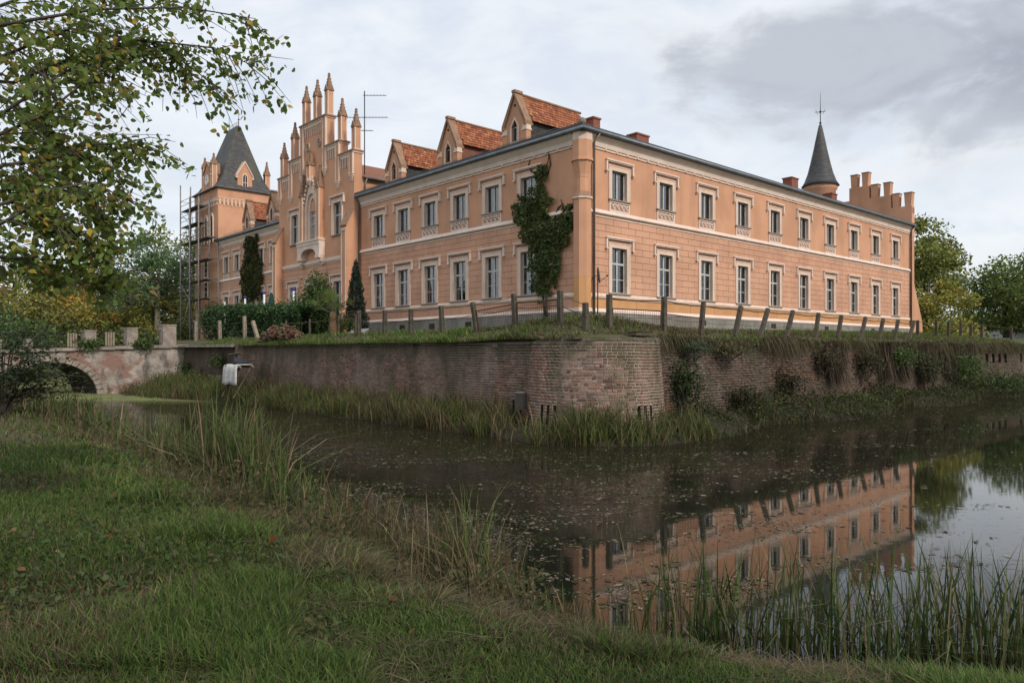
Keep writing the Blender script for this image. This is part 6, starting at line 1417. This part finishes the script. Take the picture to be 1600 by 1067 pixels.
# ------------------------------------------------------------------ overhanging tree, upper left
tb_ = (-8.2, 6.4); ot = empty('overhanging_tree', (tb_[0], tb_[1], float(ground_z(*tb_))), 0, 'near tree whose leafy branches hang into the upper left', 'tree'); OL = Vector(ot.location)
m = MB(); m.tube([(0, 0, -.2), (.1, 0, 1.5), (.35, .1, 3.4), (.5, .3, 6.5)], [.30, .24, .20, .12], BARK, 10); m.build('trunk', ot)
HUB = Vector((.4, .2, 3.6)) + OL
BR_ = [[(20, 130, 6.6), (190, 60, 6.8), (330, 75, 7.0), (400, 105, 7.1)], [(0, 40, 6.2), (150, 15, 6.4), (290, 12, 6.6), (400, 30, 6.8)], [(0, 90, 6.5), (110, 45, 6.7), (250, 70, 6.9), (330, 130, 7.0), (375, 180, 7.1)],
       [(0, 180, 6.2), (90, 120, 6.4), (150, 90, 6.5), (180, 70, 6.6)], [(0, 210, 6.0), (70, 180, 6.2), (130, 130, 6.3), (165, 110, 6.4)], [(0, 230, 6.4), (80, 235, 6.5), (150, 226, 6.6), (222, 220, 6.6)],
       [(0, 260, 6.1), (60, 250, 6.2), (120, 240, 6.3), (180, 262, 6.4)], [(0, 320, 5.9), (70, 300, 6.0), (140, 285, 6.1), (224, 322, 6.2)], [(0, 300, 6.6), (80, 275, 6.7), (130, 300, 6.8), (170, 345, 6.9)],
       [(0, 402, 6.0), (60, 405, 6.1), (115, 407, 6.1), (175, 382, 6.2)], [(0, 380, 6.5), (60, 410, 6.6), (120, 425, 6.6), (190, 436, 6.7)], 
       [(0, 350, 5.7), (40, 330, 5.8), (80, 340, 5.9), (115, 365, 6.0)], [(0, 10, 7.0), (80, -20, 7.1), (180, -10, 7.2), (260, -15, 7.2)], [(0, 150, 7.2), (50, 180, 7.2), (90, 210, 7.3), (120, 280, 7.3)], [(0, 270, 7.0), (40, 290, 7.0), (70, 330, 7.1), (100, 360, 7.1)], [(0, 60, 7.4), (60, 100, 7.4), (120, 100, 7.4), (230, 40, 7.5)]]
m = MB(); LC = []; tw = MB()
for bi, pl in enumerate(BR_):
    pts = [HUB + Vector((0, 0, (250 - pl[0][1]) / 160))] + [at(*p) for p in pl]; pts = [pts[0] - OL] + [p - OL for p in pts[1:]]
    m.tube(pts, [.05, .017, .012, .008, .005, .004][:len(pts) - 1] + [.003], BARK, 5)
    n = 46 if pl[-1][0] < 260 else 44
    for k in range(n):
        t = rng.uniform(-.3, 1) * 3 if pl[0][0] < 30 else rng.uniform(0, 1) * 3; i = max(-1, min(2, int(math.floor(t)))); p = pts[1 + i].lerp(pts[2 + i], (t - i) if i >= 0 else 1 + .35 * t); d = (pts[2 + i] - pts[1 + i]).normalized()
        L_ = rng.uniform(.25, .62) * (1.15 - .2 * t / 3) * (.62 if pl[-1][1] > 270 else 1); dr = (d * .8 + Vector((rng.normal(0, .5), rng.normal(0, .45), rng.normal(-.28, .45)))).normalized(); q = p + dr * L_ * .5; q2 = q + (dr + Vector((0, 0, -.35))).normalized() * L_ * .55
        tw.tube([p, q, q2], [.006, .004, .002], BARK, 3, cap=False)
        for s in np.linspace(.15, 1, int(rng.integers(7, 13))):
            c = (p.lerp(q, s * 2) if s < .5 else q.lerp(q2, s * 2 - 1)); LC.append(c + Vector((rng.normal(0, .035), rng.normal(0, .035), rng.normal(-.03, .03))))
    for s in np.linspace(.2, 1, 26): t = s * 3; i = min(2, int(t * .999)); LC.append(pts[1 + i].lerp(pts[2 + i], t - i) + Vector((rng.normal(0, .05), rng.normal(0, .05), rng.normal(-.03, .05))))
for px, py, Yd, ex, ey in ((205, 160, 6.4, 172, 203), (190, 155, 6.4, 205, 176), (245, 140, 6.8, 254, 175), (290, 135, 6.9, 308, 186), (105, 155, 6.3, 148, 196), (60, 455, 6.2, 125, 520), (50, 470, 6.2, 100, 500), (20, 500, 6.2, 60, 470)):
    a, b = at(px, py, Yd) - OL, at(ex, ey, Yd) - OL; tw.tube([a, a.lerp(b, .5) + Vector((.03, 0, .03)), b], [.006, .004, .002], BARK, 3)
m.build('branch', ot); o = tw.build('twigs', ot); o['kind'] = 'stuff'
LC = np.array([tuple(p) for p in LC]); W_ = LC + np.array(OL); ppx = 800 + 1159 * W_[:, 0] / W_[:, 1]; ppy = 550 - 1159 * (W_[:, 2] - CAMH) / W_[:, 1]; inv = (ppx > 0) & (ppy > 0)
OPAL = [(0.159, 0.225, 0.055), (0.121, 0.178, 0.050), (0.207, 0.262, 0.065), (0.282, 0.271, 0.065), (0.488, 0.355, 0.066), (0.320, 0.207, 0.084)]; OPR = [.34, .30, .17, .10, .05, .04]
def oval_leaf(c):
    m = MB(); n = 5; vs = [(0, 0, 0)]
    for i in range(1, n): t = i / n; w_ = .30 * math.sin(math.pi * t ** .85); vs += [(t, w_, .05 * math.sin(3 * t) + .07), (t, 0, .05 * math.sin(3 * t)), (t, -w_, .05 * math.sin(3 * t) + .07)]
    vs.append((1.02, 0, -.02)); f = [(0, 2, 1), (0, 3, 2)]
    for i in range(n - 2): a = 1 + 3 * i; f += [(a, a + 1, a + 4, a + 3), (a + 1, a + 2, a + 5, a + 4)]
    a = 1 + 3 * (n - 2); f += [(a, a + 1, a + 3), (a + 1, a + 2, a + 3)]; return m.add(vs, f, LEAFT, c, True).mesh('leaf')
LM = [oval_leaf(tuple(np.array(c) * k)) for c in OPAL for k in (.8, 1.15)]
order = np.argsort(np.where(inv, W_[:, 1] - .002 * ppx, 99))[:300]
for i in order:
    o = link('leaf', LM[int(rng.choice(6, p=OPR)) * 2 + int(rng.integers(0, 2))], ot, tuple(LC[i])); o.scale = (rng.uniform(.052, .08),) * 3; o.rotation_euler = (rng.normal(0, .8), rng.uniform(-.2, 1.4), rng.uniform(0, 6.28))
rest = np.delete(LC, order, 0); rest = np.concatenate([rest, rest[::2] + rng.normal(0, .03, rest[::2].shape)]); n = len(rest)
o = ovals('foliage', rest, .061, pick(OPAL, n, OPR), ot, (0, 0, .4)); o['kind'] = 'stuff'
# ------------------------------------------------------------------ fallen leaves, floating litter
FL = {}
def fleaf(c):
    if c not in FL: FL[c] = oval_leaf(c)
    return FL[c]
for px, py, c, s, lb_, g in ([(178, 970, (.50, .30, .02), .13, 'large yellow leaf lying on the foreground grass', None), (421, 863, (.34, .07, .04), .10, 'bright red leaf standing in the grass near the waterline', None), (168, 853, (.32, .07, .04), .10, 'red leaf on the lawn at the left', None), (357, 812, (.36, .05, .03), .12, 'dark red leaf at the foot of the dry reeds', None), (292, 1000, (.40, .26, .06), .09, 'yellowish leaf on the bottom foreground grass', None), (350, 918, (.38, .27, .06), .10, 'yellow brown leaf in the middle foreground grass', None), (60, 776, (.36, .10, .06), .12, 'pale red leaf at the left of the lawn', None)]
        + [(px, py, c, s, l, 'small leaves on the lawn') for px, py, c, s, l in ((40, 910, (.25, .14, .07), .09, 'brown leaf on the lawn nearest the lower left corner'), (425, 970, (.28, .12, .07), .09, 'reddish brown leaf in the middle of the bottom lawn'), (455, 1020, (.32, .20, .08), .08, 'tan leaf near the bottom edge of the lawn'), (620, 960, (.22, .10, .06), .1, 'dark brown leaf right on the lawn near the dry reeds'), (110, 810, (.30, .22, .10), .1, 'tan leaf on the left lawn above the red leaf'), (250, 835, (.34, .26, .12), .1, 'pale straw coloured leaf in the middle of the lawn'), (230, 720, (.28, .15, .08), .12, 'brown leaf high on the lawn below the left reeds'),
            (330, 830, (.26, .14, .07), .1, 'brown leaf left of the dark red leaf'), (95, 880, (.35, .28, .15), .08, 'cream coloured leaf on the left lawn'), (180, 790, (.26, .12, .07), .1, 'reddish brown leaf farther back than the red leaf at left'), (640, 1015, (.30, .15, .05), .08, 'orange brown leaf lowest on the right of the lawn'), (25, 845, (.3, .2, .1), .1, 'tan leaf beside the left picture edge'), (262, 720, (.38, .08, .06), .12, 'small red leaf high on the lawn at the reed edge'))]):
    p = gpt(px, py); o = link('fallen_leaf', fleaf(c), None, (p.x, p.y, p.z + .09), rng.uniform(0, 6.28)); o.scale = (s * .75, s, s * .75); o.rotation_euler = (rng.normal(-.5, .3), rng.normal(-.3, .3), rng.uniform(0, 6.28)); tag(o, lb_, 'leaf', g)
n = 1500; x, y = frustum_pts(n, 3.3, 14); s = seg_dist(x, y, SHORE); k = s > .8; x, y = x[k], y[k]
stuff(leaves('leaf_litter', np.stack([x, y, ground_z(x, y) + .04], 1), .05, pick([(.20, .11, .06), (.28, .18, .08), (.14, .08, .05), (.30, .08, .05)], len(x)), None, (0, 0, 2)), 'scattered dry leaf litter in the lawn')
n = 110000; x, y = frustum_pts(n, 5.5, 60, .74); s = seg_dist(x, y, SHORE); film = -11.5 - (.9 * x - y) ; dn = vnoise(x * .6, y * 1.6, 1.3, 99) * .5 + vnoise(x * .5, y * 2, .35, 98) * .5
k = (s < -.1) & (rng.random(n) < np.where(film > -2, np.clip((dn - .38) * 2.6, .015, .95), np.clip((dn - .52) * 2.2, 0.004, .5))); x, y = x[k], y[k]; n = len(x)
stuff(leaves('floating_litter', np.stack([x, y, .006 + .004 * rng.random(n)], 1), rng.uniform(.012, .045, n) * rng.choice([1, 1, 1, 2.2], n) + .0018 * y, pick([(.09, .085, .045), (.17, .14, .09), (.055, .06, .03), (.34, .29, .21), (.05, .06, .025)], n, [.22, .26, .2, .16, .16]), None, (0, 0, 30), .5, None, False), 'small leaves and weed floating on the moat')
# growth on the dark wall section beside the bridge
for v, z, r, k_, lb_ in ((21.5, 1.5, .55, 420, 'green shrublet on the dark wall section nearest the bridge'), (19.2, 1.0, .6, 420, 'dark shrublet low on the dark wall section'), (16.3, 1.9, .6, 420, 'creeper below the coping of the dark wall section')):
    X, Y, _ = P(-10.75, v); e = empty('wall_plant', (X, Y, z), 0, lb_, 'plant'); cloud('foliage', k_, (0, 0, 0), (r, r * .6, r * .8), .12, M_GREEN + D_GREEN, None, .1, (0, -.3, .5), e, int(v))
